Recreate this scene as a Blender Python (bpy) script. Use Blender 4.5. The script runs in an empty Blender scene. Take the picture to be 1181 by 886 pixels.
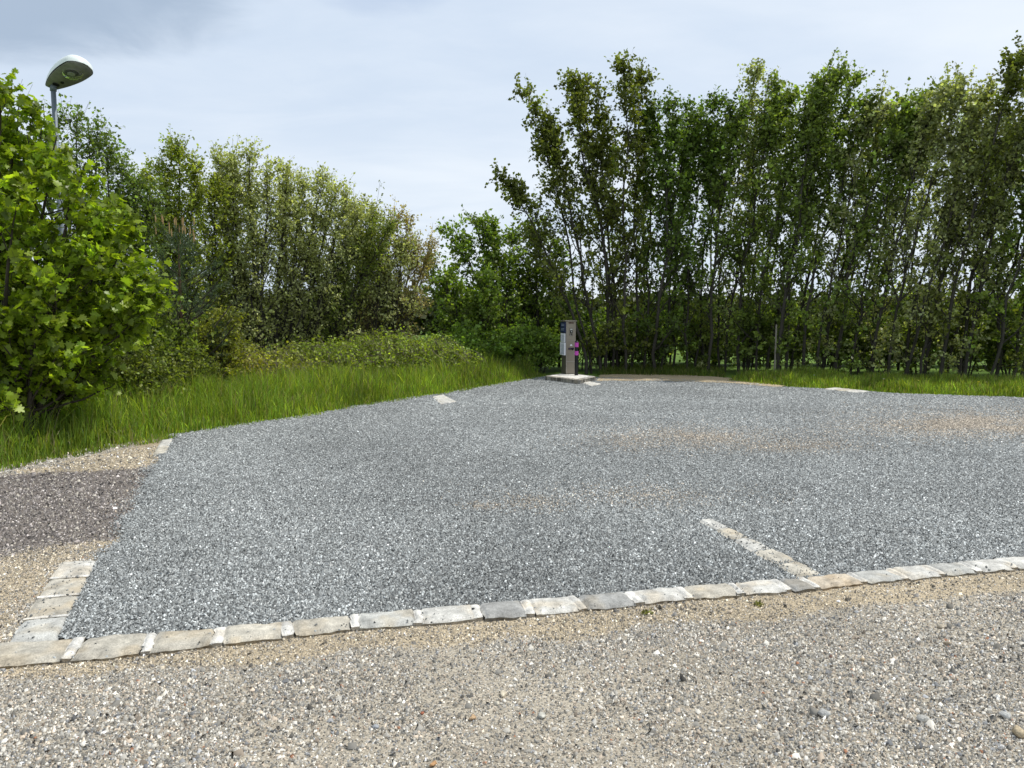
import bpy, math, random
import numpy as np
from mathutils import Vector, Matrix

# ------------------------------------------------------------------ camera, sky, sun
scene = bpy.context.scene
W0, H0, FPX = 1181.0, 886.0, 887.0
PITCH = math.radians(5.47); EYE = 1.6
cp, sp = math.cos(PITCH), math.sin(PITCH)
cam_d = bpy.data.cameras.new("camera"); cam = bpy.data.objects.new("camera", cam_d)
scene.collection.objects.link(cam)
cam.location = (0, 0, EYE); cam.rotation_euler = (math.pi/2 - PITCH, 0, 0)
cam_d.sensor_width = 36; cam_d.lens = FPX/W0*36; cam_d.clip_start = 0.05; cam_d.clip_end = 5000
scene.camera = cam
SUN_EL, SUN_AZ = math.radians(60), math.radians(68)      # azimuth from +Y towards +X
world = bpy.data.worlds.new("World"); scene.world = world; world.use_nodes = True
wn, wl = world.node_tree.nodes, world.node_tree.links
wn.clear()
w_out = wn.new('ShaderNodeOutputWorld'); w_bg = wn.new('ShaderNodeBackground')
w_bg.inputs['Strength'].default_value = 0.1
sky = wn.new('ShaderNodeTexSky'); sky.sky_type = 'NISHITA'; sky.sun_disc = False
sky.sun_elevation = SUN_EL; sky.sun_rotation = SUN_AZ
tc = wn.new('ShaderNodeTexCoord')
sepn = wn.new('ShaderNodeSeparateXYZ'); wl.new(tc.outputs['Generated'], sepn.inputs[0])
def wmath(op, a, b=None):
    n = wn.new('ShaderNodeMath'); n.operation = op
    for i, v in enumerate((a, b)):
        if v is None: continue
        if isinstance(v, (int, float)): n.inputs[i].default_value = v
        else: wl.new(v, n.inputs[i])
    return n.outputs[0]
zc = wmath('ADD', wmath('MAXIMUM', sepn.outputs['Z'], 0.0), 0.12)
cu = wmath('DIVIDE', sepn.outputs['X'], zc); cv = wmath('DIVIDE', sepn.outputs['Y'], zc)
comb = wn.new('ShaderNodeCombineXYZ'); wl.new(cu, comb.inputs[0]); wl.new(cv, comb.inputs[1])
def cloud_noise(scale, detail, rough, off, lo, hi, sx=1.0):
    mp = wn.new('ShaderNodeMapping'); mp.inputs['Location'].default_value = off; mp.inputs['Scale'].default_value = (sx, 1, 1)
    wl.new(comb.outputs[0], mp.inputs[0])
    nz = wn.new('ShaderNodeTexNoise'); nz.inputs['Scale'].default_value = scale; nz.inputs['Detail'].default_value = detail
    nz.inputs['Roughness'].default_value = rough; nz.inputs['Distortion'].default_value = 0.4
    wl.new(mp.outputs[0], nz.inputs['Vector'])
    mr = wn.new('ShaderNodeMapRange'); mr.interpolation_type = 'SMOOTHSTEP'
    mr.inputs['From Min'].default_value = lo; mr.inputs['From Max'].default_value = hi
    wl.new(nz.outputs['Fac'], mr.inputs['Value'])
    return mr.outputs['Result']
def wmix(fac, a, b):
    n = wn.new('ShaderNodeMix'); n.data_type = 'RGBA'
    if isinstance(fac, float): n.inputs[0].default_value = fac
    else: wl.new(fac, n.inputs[0])
    for k, v in ((6, a), (7, b)):
        if isinstance(v, tuple): n.inputs[k].default_value = (*v, 1)
        else: wl.new(v, n.inputs[k])
    return n.outputs[2]
veil = cloud_noise(0.9, 5, 0.5, (3.1, 1.7, 0), 0.30, 0.75, 0.7)
fine = cloud_noise(2.6, 7, 0.6, (7.3, 2.2, 0), 0.35, 0.75, 0.6)
# one darker grey-blue cloud bank up on the left
dx_ = wmath('MULTIPLY', wmath('ADD', cu, 1.18), 1.9); dy_ = wmath('MULTIPLY', wmath('ADD', cv, -1.85), 2.8)
rr = wmath('ADD', wmath('MULTIPLY', dx_, dx_), wmath('MULTIPLY', dy_, dy_))
nzb = cloud_noise(3.0, 6, 0.6, (1.3, 5.2, 0), 0.25, 0.75)
bank = wn.new('ShaderNodeMapRange'); bank.interpolation_type = 'SMOOTHSTEP'
wl.new(wmath('ADD', rr, wmath('MULTIPLY', nzb, 0.55)), bank.inputs['Value'])
bank.inputs['From Min'].default_value = 1.75; bank.inputs['From Max'].default_value = 0.5
cloudc = wmix(veil, (5.3, 6.15, 7.3), (7.1, 7.6, 8.15))
cloudc = wmix(wmath('MULTIPLY', fine, 0.30), cloudc, (7.3, 7.8, 8.4))
cloudc = wmix(wmath('MULTIPLY', bank.outputs[0], 0.9), cloudc, (3.2, 4.0, 5.1))
r2 = wmath('ADD', wmath('POWER', wmath('MULTIPLY', wmath('ADD', cu, 0.30), 5.0), 2.0), wmath('POWER', wmath('MULTIPLY', wmath('ADD', cv, -1.86), 5.5), 2.0))
bk2 = wn.new('ShaderNodeMapRange'); bk2.interpolation_type = 'SMOOTHSTEP'; wl.new(wmath('ADD', r2, wmath('MULTIPLY', nzb, 0.6)), bk2.inputs['Value'])
bk2.inputs['From Min'].default_value = 1.2; bk2.inputs['From Max'].default_value = 0.3
cloudc = wmix(wmath('MULTIPLY', bk2.outputs[0], 0.6), cloudc, (4.0, 4.9, 6.4))
final = wmix(0.92, sky.outputs[0], cloudc)
wl.new(final, w_bg.inputs['Color']); wl.new(w_bg.outputs[0], w_out.inputs['Surface'])
sun_d = bpy.data.lights.new("sun", 'SUN'); sun = bpy.data.objects.new("sun", sun_d); scene.collection.objects.link(sun)
sun_d.energy = 3.2; sun_d.angle = math.radians(0.9); sun_d.color = (1, 0.955, 0.88)
sdir = Vector((math.sin(SUN_AZ)*math.cos(SUN_EL), math.cos(SUN_AZ)*math.cos(SUN_EL), math.sin(SUN_EL)))
sun.rotation_euler = sdir.to_track_quat('Z', 'Y').to_euler(); sun.location = sdir*50
scene.view_settings.view_transform = 'Standard'; scene.view_settings.look = 'None'
scene.view_settings.exposure = 0.36; scene.view_settings.gamma = 1.0
scene.cycles.max_bounces = 6; scene.cycles.transmission_bounces = 4; scene.cycles.diffuse_bounces = 3
scene.cycles.transparent_max_bounces = 4

rng = np.random.default_rng(7); random.seed(7)

# ------------------------------------------------------------------ helpers
def ray(px, py):
    dx = (px-W0/2)/FPX; dy = (H0/2-py)/FPX
    return np.array((dx, cp+dy*sp, -sp+dy*cp))
def gp(px, py, z=0.0):                      # the point of the ground seen at a pixel of the photo
    d = ray(px, py); return np.array((0, 0, EYE)) + d*((z-EYE)/d[2])
def at(px, py, Y):                          # the point seen at a pixel, at distance Y ahead
    d = ray(px, py); return np.array((0, 0, EYE)) + d*(Y/d[1])
def proj(P):                                # (N,3) -> pixels
    x, y, z = P[:, 0], P[:, 1], P[:, 2]-EYE
    f = y*cp - z*sp; u = y*sp + z*cp; f = np.where(f < .05, .05, f)
    return W0/2+FPX*x/f, H0/2-FPX*u/f
def inpoly(x, y, poly):
    r = np.zeros(len(x), bool); n = len(poly)
    for i in range(n):
        x1, y1 = poly[i]; x2, y2 = poly[(i+1) % n]
        if y1 == y2: continue
        c = ((y1 > y) != (y2 > y)) & (x < (x2-x1)*(y-y1)/(y2-y1)+x1); r ^= c
    return r
def vnoise(x, y, seed=0):
    def h(i, j):
        v = np.sin(i*127.1+j*311.7+seed*74.7)*43758.5453; return v-np.floor(v)
    i, j = np.floor(x), np.floor(y); fx, fy = x-i, y-j
    fx = fx*fx*(3-2*fx); fy = fy*fy*(3-2*fy)
    return (h(i, j)*(1-fx)+h(i+1, j)*fx)*(1-fy)+(h(i, j+1)*(1-fx)+h(i+1, j+1)*fx)*fy
def fbm(x, y, seed=0, o=4):
    s = 0; a = .5; t = 0
    for k in range(o): s = s+a*vnoise(x*2**k, y*2**k, seed+k); t += a; a *= .5
    return s/t
def mat(name):
    m = bpy.data.materials.new(name); m.use_nodes = True; return m, m.node_tree.nodes, m.node_tree.links
def pm(name, col, rough=.8, metal=0.0, nscale=0, namt=.2, bump=0.0, spec=.3):
    m, n, l = mat(name); b = n['Principled BSDF']
    b.inputs['Base Color'].default_value = (*col, 1); b.inputs['Roughness'].default_value = rough
    b.inputs['Metallic'].default_value = metal; b.inputs['Specular IOR Level'].default_value = spec
    if nscale:
        t = n.new('ShaderNodeTexCoord'); z = n.new('ShaderNodeTexNoise'); z.inputs['Scale'].default_value = nscale
        z.inputs['Detail'].default_value = 6; l.new(t.outputs['Object'], z.inputs['Vector'])
        mx = n.new('ShaderNodeMix'); mx.data_type = 'RGBA'
        mx.inputs[6].default_value = (*[c*(1-namt) for c in col], 1); mx.inputs[7].default_value = (*[min(1, c*(1+namt)) for c in col], 1)
        l.new(z.outputs['Fac'], mx.inputs[0]); l.new(mx.outputs[2], b.inputs['Base Color'])
        if bump:
            bp = n.new('ShaderNodeBump'); bp.inputs['Strength'].default_value = bump; bp.inputs['Distance'].default_value = .01
            l.new(z.outputs['Fac'], bp.inputs['Height']); l.new(bp.outputs[0], b.inputs['Normal'])
    return m
def leafmat(name, trans=.35, rough=.5, spec=.35):
    m, n, l = mat(name); b = n['Principled BSDF']; a = n.new('ShaderNodeAttribute'); a.attribute_name = 'Col'
    l.new(a.outputs['Color'], b.inputs['Base Color']); b.inputs['Roughness'].default_value = rough
    b.inputs['Specular IOR Level'].default_value = spec
    t = n.new('ShaderNodeBsdfTranslucent')
    hs = n.new('ShaderNodeMix'); hs.data_type = 'RGBA'; hs.blend_type = 'MULTIPLY'; hs.inputs[0].default_value = 1
    hs.inputs[7].default_value = (1.5, 1.6, .6, 1); l.new(a.outputs['Color'], hs.inputs[6]); l.new(hs.outputs[2], t.inputs['Color'])
    mx = n.new('ShaderNodeMixShader'); mx.inputs[0].default_value = trans
    l.new(b.outputs[0], mx.inputs[1]); l.new(t.outputs[0], mx.inputs[2]); l.new(mx.outputs[0], n['Material Output'].inputs['Surface'])
    return m
def colmat(name, rough=.85, spec=.25):
    m, n, l = mat(name); b = n['Principled BSDF']; a = n.new('ShaderNodeAttribute'); a.attribute_name = 'Col'
    l.new(a.outputs['Color'], b.inputs['Base Color']); b.inputs['Roughness'].default_value = rough
    b.inputs['Specular IOR Level'].default_value = spec
    return m

def npmesh(name, V, faces, material, col=None, parent=None, loc=None, smooth=False):
    """faces: list of (n,k) int arrays; col: (nverts,3)"""
    me = bpy.data.meshes.new(name); V = np.asarray(V, float)
    if loc is not None: V = V-np.asarray(loc)
    me.vertices.add(len(V)); me.vertices.foreach_set('co', V.astype(np.float32).ravel())
    faces = [np.asarray(f) for f in faces if len(f)]
    idx = np.concatenate([f.ravel() for f in faces]).astype(np.int32)
    tot = np.concatenate([np.full(len(f), f.shape[1]) for f in faces]); st = np.concatenate([[0], np.cumsum(tot)[:-1]])
    me.loops.add(len(idx)); me.loops.foreach_set('vertex_index', idx)
    me.polygons.add(len(tot)); me.polygons.foreach_set('loop_start', st.astype(np.int32))
    if smooth: me.polygons.foreach_set('use_smooth', np.ones(len(tot), bool))
    me.update(calc_edges=True)
    if col is not None:
        c = me.color_attributes.new('Col', 'FLOAT_COLOR', 'POINT')
        cc = np.ones((len(V), 4), np.float32); cc[:, :3] = np.clip(col, 0, 1); c.data.foreach_set('color', cc.ravel())
    me.materials.append(material); me.validate()
    o = bpy.data.objects.new(name, me); scene.collection.objects.link(o)
    if parent is not None: o.parent = parent
    elif loc is not None: o.location = loc
    return o
def empty(name, loc, rz=0.0):
    o = bpy.data.objects.new(name, None); scene.collection.objects.link(o); o.location = loc; o.rotation_euler.z = rz
    o.empty_display_size = .2; return o
def tag(o, label=None, cat=None, group=None, kind=None):
    if label: o['label'] = label
    if cat: o['category'] = cat
    if group: o['group'] = group
    if kind: o['kind'] = kind
    return o

def tubes(P, R, k):
    M, n, _ = P.shape
    T = np.gradient(P, axis=1); T /= np.linalg.norm(T, axis=2, keepdims=True)+1e-9
    ref = np.where(np.abs(T[..., 2:3]) > .85, np.array((1., 0, 0)), np.array((0, 0, 1.)))
    A = np.cross(T, ref); A /= np.linalg.norm(A, axis=2, keepdims=True)+1e-9; B = np.cross(T, A)
    th = np.arange(k)*2*np.pi/k
    V = P[:, :, None]+R[:, :, None, None]*(np.cos(th)[None, None, :, None]*A[:, :, None]+np.sin(th)[None, None, :, None]*B[:, :, None])
    base = (np.arange(M)*n*k)[:, None, None]; i = np.arange(n-1)[None, :, None]; j = np.arange(k)[None, None, :]; j2 = (j+1) % k
    F = np.stack([base+i*k+j, base+i*k+j2, base+(i+1)*k+j2, base+(i+1)*k+j], -1).reshape(-1, 4)
    return V.reshape(-1, 3), F
def join(parts):
    V = []; F = []; C = []; o = 0
    for v, f, c in parts:
        V.append(v); F.append(f+o); o += len(v)
        if c is not None: C.append(c)
    return np.concatenate(V), F, (np.concatenate(C) if C else None)
def unit(v): return v/(np.linalg.norm(v, axis=-1, keepdims=True)+1e-9)
def grow(P, R, cnt, t0, t1, a0, a1, length, up, n, wob, tpow=1.0, rscale=.55):
    """cnt children on every parent polyline; length(t) array function"""
    M, m, _ = P.shape; N = M*cnt; pi = np.repeat(np.arange(M), cnt)
    t = t0+(t1-t0)*rng.random(N)**tpow
    f = t*(m-1); i = np.minimum(f.astype(int), m-2); fr = (f-i)[:, None]
    base = P[pi, i]*(1-fr)+P[pi, i+1]*fr; T = unit(P[pi, i+1]-P[pi, i]); r0 = (R[pi, i]*(1-fr[:, 0])+R[pi, i+1]*fr[:, 0])*rscale
    rnd = unit(rng.normal(size=(N, 3))); perp = unit(rnd-(rnd*T).sum(1, keepdims=True)*T)
    a = np.radians(a0+(a1-a0)*rng.random(N))[:, None]
    D = unit(np.cos(a)*T+np.sin(a)*perp); L = length(t)*(.6+.8*rng.random(N))
    Q = np.zeros((N, n, 3)); Q[:, 0] = base
    for k in range(1, n):
        D = unit(D+np.array((0, 0, up))+wob*rng.normal(size=(N, 3))); Q[:, k] = Q[:, k-1]+D*(L/(n-1))[:, None]
    s = np.linspace(1, .35, n)[None, :]
    return Q, r0[:, None]*s, t

DIAMOND = (np.array([(0, 0, 0), (.45, .5, .12), (1, 0, -.05), (.45, -.5, .12)]), np.array([(0, 1, 2), (0, 2, 3)]))
OVAL = (np.array([(0, 0, 0), (.25, .42, .1), (.65, .40, .08), (1, 0, -.08), (.65, -.40, .08), (.25, -.42, .1)]),
        np.array([(0, 1, 2), (0, 2, 3), (0, 3, 4), (0, 4, 5)]))
_ml = [(0, 0), (-.05, .28), (-.12, .52), (.10, .46), (.18, .72), (.32, .62), (.40, .40), (.52, .52), (.66, .58), (.72, .34), (.70, .18), (.86, .20), (1.05, 0)]
_mv = [(x, y, .12*abs(y)-.10*x*x) for x, y in _ml]+[(x, -y, .12*abs(y)-.10*x*x) for x, y in _ml[1:-1][::-1]]
_mc = [(.35, 0, 0)]
MAPLE = (np.array(_mc+_mv), np.array([(0, 1+i, 1+(i+1) % len(_mv)) for i in range(len(_mv))]))
def leaves(Q, per, size, tmpl, color, cvar, tmin=.15, jit=.03, up=.55, aspect=.8, clump=.3, hue=None, svar=.35):
    """per leaves on every polyline Q (M,n,3); returns verts, tris, colours"""
    M, n, _ = Q.shape; N = M*per; pi = np.repeat(np.arange(M), per)
    t = tmin+(1-tmin)*rng.random(N); f = t*(n-1); i = np.minimum(f.astype(int), n-2); fr = (f-i)[:, None]
    pos = Q[pi, i]*(1-fr)+Q[pi, i+1]*fr+jit*rng.normal(size=(N, 3)); T = unit(Q[pi, i+1]-Q[pi, i])
    out = unit(rng.normal(size=(N, 3))+.5*T+np.array((0, 0, -.25)))
    nr = unit(rng.normal(size=(N, 3))*.8+np.array((0, 0, up))); side = unit(np.cross(nr, out)); nr = np.cross(out, side)
    s = (size*(1-svar+2*svar*rng.random(N)))[:, None, None]
    TV, TF = tmpl
    V = pos[:, None]+s*(TV[None, :, 0:1]*out[:, None]+TV[None, :, 1:2]*aspect*side[:, None]+TV[None, :, 2:3]*nr[:, None])
    F = (np.arange(N)[:, None, None]*len(TV)+TF[None]).reshape(-1, 3)
    cl = np.exp(clump*rng.normal(size=M))[pi]; c = np.asarray(color)[None]*(cl*np.exp(cvar*rng.normal(size=N)))[:, None]
    yel = rng.random((M, 1))[pi]*.5+rng.random((N, 1))*.5
    hue = (1.5, 1.15, .8) if hue is None else hue
    c = c*(1+(np.asarray(hue)[None]-1)*yel)
    return V.reshape(-1, 3), F, np.repeat(c, len(TV), axis=0)

def stem(base, top, r0, n=14, wob=.03, bow=1.25):
    t = np.linspace(0, 1, n); H = top[2]-base[2]; P = np.zeros((n, 3))
    P[:, 2] = base[2]+H*t; P[:, :2] = base[:2]+(top-base)[:2]*(t**bow)[:, None]
    w = np.cumsum(rng.normal(size=(n, 2)), 0)*wob*H/n**.5*.35; w -= w[0]; w -= t[:, None]*w[-1]; P[:, :2] += w
    return P, r0*(1-t)**.8+.006

BARK = pm('bark_grey', (.052, .047, .038), .9, 0, 18, .45, .5)
BARKL = pm('bark_pale', (.17, .155, .13), .9, 0, 18, .4, .5)
BARKD = pm('bark_dark', (.05, .04, .03), .9, 0, 18, .4, .5)
TWIG = pm('bark_twig', (.16, .13, .11), .9, 0, 12, .3)
LEAF = leafmat('leaf', .42); LEAFM = leafmat('leaf_maple', .5, .42, .45); LEAFS = leafmat('leaf_silver', .38, .6, .3)
GRASSM = leafmat('grass_blade', .5, .55, .3)

def tree(name, label, cat, stems, group=None, bark=BARK, leafm=LEAF, r0=.035, nb=34, bt0=.18, blen=1.0, ba=(22, 48), up=.12,
         nt=5, tl=.38, nl=9, ls=.075, col=(.055, .10, .025), cvar=.22, tmpl=DIAMOND, twob=.25, clump=.3, top=True, bpow=.9,
         hue=None, skirt=0, wob=.03, aspect=.8, bshape=.75, barelow=0, upn=.55, bow=1.25, bn=6, tn=4, tupw=.05, shoots=0):
    loc = np.mean([s[0] for s in stems], axis=0); loc[2] = min(s[0][2] for s in stems)
    root = empty(name, loc); tag(root, label, cat, group)
    limbs = []; lv = []
    for (b, tp, *rr) in stems:
        h = tp[2]-b[2]; r = rr[0] if rr else r0
        P, R = stem(np.array(b), np.array(tp), r, wob=wob, bow=bow)
        v, f = tubes(P[None], R[None], 7); npmesh('trunk', v, [f], bark, None, root, loc, True)
        BQ, BR, bt = grow(P[None], R[None], nb, bt0, .98, ba[0], ba[1], lambda t: blen*((1-t)**bshape*.92+.11), up, bn, .12, bpow)
        BR = np.clip(BR, .004, .03); limbs.append((*tubes(BQ, BR, 4), None))
        TQ, TR, tt = grow(BQ, BR, nt, .2, 1.0, 20, 60, lambda t: tl*np.ones_like(t), tupw, tn, twob, .8)
        TR = np.clip(TR, .0018, .008); limbs.append((*tubes(TQ, TR, 3), None))
        if nl: lv.append(leaves(TQ, nl, ls, tmpl, col, cvar, clump=clump, hue=hue, aspect=aspect, up=upn))
        if nl: lv.append(leaves(BQ, max(2, nl//2), ls, tmpl, col, cvar, tmin=.4, clump=clump, hue=hue, aspect=aspect, up=upn))
        if nl and top:
            lv.append(leaves(P[None, -4:], nl*3, ls*.85, tmpl, col, cvar, tmin=0, jit=.05, clump=clump, hue=hue, aspect=aspect, up=upn))
        if shoots:                           # long upright leaders feathering the top
            SQ, SR, _ = grow(P[None], R[None], shoots, .72, .97, 6, 24, lambda t: .62*np.ones_like(t), .16, 7, .07)
            SR = np.clip(SR, .003, .006); limbs.append((*tubes(SQ, SR, 3), None))
            lv.append(leaves(SQ, 34, ls*.9, tmpl, col, cvar, tmin=.12, jit=.05, clump=.15, hue=hue, aspect=aspect, up=upn))
        if skirt:                            # suckers and low leafy shoots round the foot
            SQ, SR, _ = grow(P[None], R[None], skirt, 0, .25, 30, 80, lambda t: .75*np.ones_like(t), .12, 5, .2)
            SR = np.clip(SR, .003, .008); limbs.append((*tubes(SQ, SR, 3), None))
            S2, S2R, _ = grow(SQ, SR, 4, .2, 1, 25, 70, lambda t: .3*np.ones_like(t), .05, 3, .2)
            lv.append(leaves(S2, nl, ls, tmpl, col, cvar, clump=clump, hue=hue, aspect=aspect))
    V, F, _ = join(limbs); npmesh('branches', V, F, TWIG if bark is BARKL else bark, None, root, loc)
    if lv:
        V, F, C = join(lv); npmesh('crown', V, F, leafm, C, root, loc)
    return root

# ------------------------------------------------------------------ outlines on the ground (traced from the photo, in metres)
KB = [(-60, 778), (0, 772), (170, 757), (400, 729), (640, 711), (760, 697), (930, 683), (1100, 665), (1181, 658), (1500, 632)]
KT = [(-60, 752), (0, 749), (75, 741.5), (165, 736), (340, 721), (530, 703), (680, 690), (745, 686), (870, 676), (930, 670), (1100, 652), (1181, 645.5), (1500, 622)]
GRASS_L = [(-500, 640), (-160, 565), (0, 541), (60, 531), (100, 521), (170, 509), (200, 503), (330, 484), (440, 465), (520, 453), (632, 434)]
GRASS_R = [(690, 436), (760, 438), (838, 441), (900, 447), (960, 450), (1040, 455), (1181, 460), (1500, 470), (2600, 480)]
BAY = KT[2:]+[(2600, 560), (2600, 480)]+GRASS_R[::-1]+[(632, 434)]+GRASS_L[::-1][1:5]+[(200, 505), (188, 525), (172, 543), (160, 565), (148, 600), (128, 630), (112, 650), (90, 690), (68, 738)]
DARK = [(-600, 700), (-200, 575), (0, 549), (90, 541), (160, 538), (186, 532), (172, 560), (150, 600), (128, 622), (60, 632), (0, 642), (-200, 680)]
SAND1 = [(-200, 685), (0, 640), (60, 630), (135, 618), (140, 640), (72, 652), (45, 690), (0, 740), (-200, 790)]
SAND2 = [(0, 546), (60, 536), (100, 527), (170, 512), (205, 505), (190, 532), (160, 541), (90, 543)]
def zones(X, Y, jit=.0):
    """weights of bay gravel, dark gravel, sand at ground points"""
    n = len(X)
    wx = (fbm(X*2.1, Y*2.1, 3)-.5)*.30+jit*rng.normal(size=n); wy = (fbm(X*2.1, Y*2.1, 9)-.5)*.30+jit*rng.normal(size=n)
    P = np.stack([X, Y, np.zeros(n)], 1); px, py = proj(P)
    P2 = np.stack([X+wx, Y+wy, np.zeros(n)], 1); qx, qy = proj(P2)
    kt = np.interp(px, [p[0] for p in KT], [p[1] for p in KT])
    # the bay keeps a crisp edge at the kerb, a ragged one on the left
    bay = inpoly(qx, np.minimum(qy, 5000), BAY+[]) & (py < kt+1); stubside = (qx < 125) & (qy > 648)
    bay = np.where(stubside, inpoly(px, py, BAY), bay) | (inpoly(px, py, BAY) & (py > 640)) | (inpoly(px, py, BAY) & (py < 500))
    bay &= (py < kt+1)
    dark = inpoly(qx, qy, DARK); sand = inpoly(qx, qy, SAND1) | inpoly(qx, qy, SAND2)
    kb = np.interp(px, [p[0] for p in KB], [p[1] for p in KB])
    band = (py > kb-2) & (py < kb+np.interp(px, [0, 60, 300, 700, 1181], [8, 14, 24, 24, 22])*(.35+1.0*fbm(X*3, Y*3, 21)+(.35*rng.random(n) if jit else .15)))
    return bay, dark & ~bay, (sand | band) & ~bay
def pebble_col(n, kind, X, Y):
    r = rng.random(n); g = rng.normal(size=n)
    if kind == 'bay':
        sg = .50*np.minimum(1, 7.0/np.maximum(Y, 1))**.6; v = np.exp(np.log(.225)+sg*g); c = np.stack([v*.96, v*1.015, v*1.015], 1)
        w = r > .955; c[w] = (np.array((.46, .47, .46))[None]*(.7+.5*rng.random((w.sum(), 1))))
        px, py = proj(np.stack([X, Y, X*0], 1))
        tan = np.zeros(n)
        for (cx, cy, ax, ay, s) in ((625, 582, 45, 9, .5), (800, 508, 95, 12, .85), (900, 515, 80, 9, .6), (1130, 490, 120, 14, 1.2), (1000, 500, 90, 9, .35), (560, 586, 22, 5, .5), (740, 575, 120, 12, .25)):
            tan = np.maximum(tan, s*np.exp(-(((px-cx)/ax)**2+((py-cy)/ay)**2)))
        t = (rng.random(n) < tan*(.1+1.5*fbm(X*1.6, Y*1.6, 5))); c[t] = np.stack([v*1.32, v*1.16, v*.95], 1)[t]
        # fine worn patches, slightly paler and darker drifts
        c *= (.80+.42*fbm(X*.9, Y*.9, 31))[:, None]
    elif kind == 'dark':
        v = np.exp(np.log(.135)+.66*g); c = np.stack([v*1.07, v*.975, v*.925], 1); w = r > .87; c[w] = np.array((.40, .37, .32))[None]*(.6+.7*rng.random((w.sum(), 1)))
    elif kind == 'sand':
        v = np.exp(np.log(.29)+.58*g); c = np.stack([v*1.08, v*.95, v*.74], 1); w = r > .75; c[w] = np.stack([v, v*.96, v*.9], 1)[w]*.7
    else:
        v = np.exp(np.log(.285)+.50*g); c = np.stack([v*1.02, v*.975, v*.87], 1)
        w = r > .84; c[w] = np.stack([v*1.18, v*1.0, v*.80], 1)[w]
        w = r < .12; c[w] = np.stack([v*.88, v*.90, v*.92], 1)[w]*.8
        w = (r > .40) & (r < .46); c[w] = np.array((.66, .63, .57))[None]
        w = (r > .46) & (r < .465); c[w] = np.array((.34, .17, .10))[None]
        c *= (.80+.40*fbm(X*1.7, Y*1.7, 41))[:, None]
    return c
def shards(X, Y, Z, S, C, flat=.62, sharp=.3):
    n = len(X); flat = flat*np.minimum(1, 6.5/np.maximum(Y, 1))
    TV = np.array([(-.5, -.42, 0), (.5, -.42, 0), (.5, .42, 0), (-.5, .42, 0), (-.25, -.1, 1), (.27, .12, .9)])
    TV = TV[None]+np.concatenate([rng.normal(size=(n, 4, 3))*sharp*.5, rng.normal(size=(n, 2, 3))*sharp*.8], 1); TV[:, :4, 2] = -.25
    TV[..., 1] *= (.6+.5*rng.random(n))[:, None]; TV[..., 2] *= (flat*(.6+.8*rng.random(n)))[:, None]
    a = rng.random(n)*2*np.pi; c, s = np.cos(a)[:, None], np.sin(a)[:, None]
    V = np.stack([TV[..., 0]*c-TV[..., 1]*s, TV[..., 0]*s+TV[..., 1]*c, TV[..., 2]], -1)*S[:, None, None]+np.stack([X, Y, Z], 1)[:, None]
    o = np.arange(n)[:, None, None]*6
    Q = (o+np.array([(0, 1, 5, 4), (2, 3, 4, 5)])[None]).reshape(-1, 4); T = (o+np.array([(1, 2, 5), (3, 0, 4)])[None]).reshape(-1, 3)
    return V.reshape(-1, 3), Q, T, np.repeat(C, 6, axis=0)

# ------------------------------------------------------------------ ground sheets
def sheet(name, poly, z, material, label=None):
    V = np.array([(p[0], p[1], z) for p in poly]); me = bpy.data.meshes.new(name)
    me.from_pydata([tuple(v) for v in V], [], [list(range(len(V)))]); me.materials.append(material)
    o = bpy.data.objects.new(name, me); scene.collection.objects.link(o); return o
def ground_mat():
    m, n, l = mat('meadow'); b = n['Principled BSDF']; t = n.new('ShaderNodeTexCoord')
    z = n.new('ShaderNodeTexNoise'); z.inputs['Scale'].default_value = .6; z.inputs['Detail'].default_value = 10; z.inputs['Roughness'].default_value = .7
    l.new(t.outputs['Object'], z.inputs['Vector']); r = n.new('ShaderNodeValToRGB')
    r.color_ramp.elements[0].position = .3; r.color_ramp.elements[0].color = (.055, .10, .018, 1)
    r.color_ramp.elements[1].position = .7; r.color_ramp.elements[1].color = (.13, .21, .035, 1)
    l.new(z.outputs['Fac'], r.inputs[0]); l.new(r.outputs[0], b.inputs['Base Color']); b.inputs['Roughness'].default_value = .95
    b.inputs['Specular IOR Level'].default_value = .1
    return m
g = sheet('ground', [(-2500, -400), (2500, -400), (2500, 2500), (-2500, 2500)], -.012, ground_mat()); tag(g, kind='structure')

def grav_mat(name, dark, light, scale):
    m, n, l = mat(name); b = n['Principled BSDF']; t = n.new('ShaderNodeTexCoord')
    a = n.new('ShaderNodeAttribute'); a.attribute_name = 'Col'
    v = n.new('ShaderNodeTexVoronoi'); v.inputs['Scale'].default_value = scale; l.new(t.outputs['Object'], v.inputs['Vector'])
    sc = n.new('ShaderNodeSeparateColor'); l.new(v.outputs['Color'], sc.inputs[0])
    mr = n.new('ShaderNodeMapRange'); mr.inputs['To Min'].default_value = dark; mr.inputs['To Max'].default_value = light
    l.new(sc.outputs[0], mr.inputs['Value'])
    mx = n.new('ShaderNodeVectorMath'); mx.operation = 'SCALE'; l.new(a.outputs['Color'], mx.inputs[0]); l.new(mr.outputs[0], mx.inputs['Scale'])
    l.new(mx.outputs[0], b.inputs['Base Color']); b.inputs['Roughness'].default_value = .95; b.inputs['Specular IOR Level'].default_value = .15
    bp = n.new('ShaderNodeBump'); bp.inputs['Strength'].default_value = .6; bp.inputs['Distance'].default_value = .01
    l.new(sc.outputs[1], bp.inputs['Height']); l.new(bp.outputs[0], b.inputs['Normal'])
    return m
GM_TRACK = grav_mat('track_gravel_base', .6, 1.4, 160); GM_BAY = grav_mat('bay_gravel_base', .45, 1.5, 90)
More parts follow.
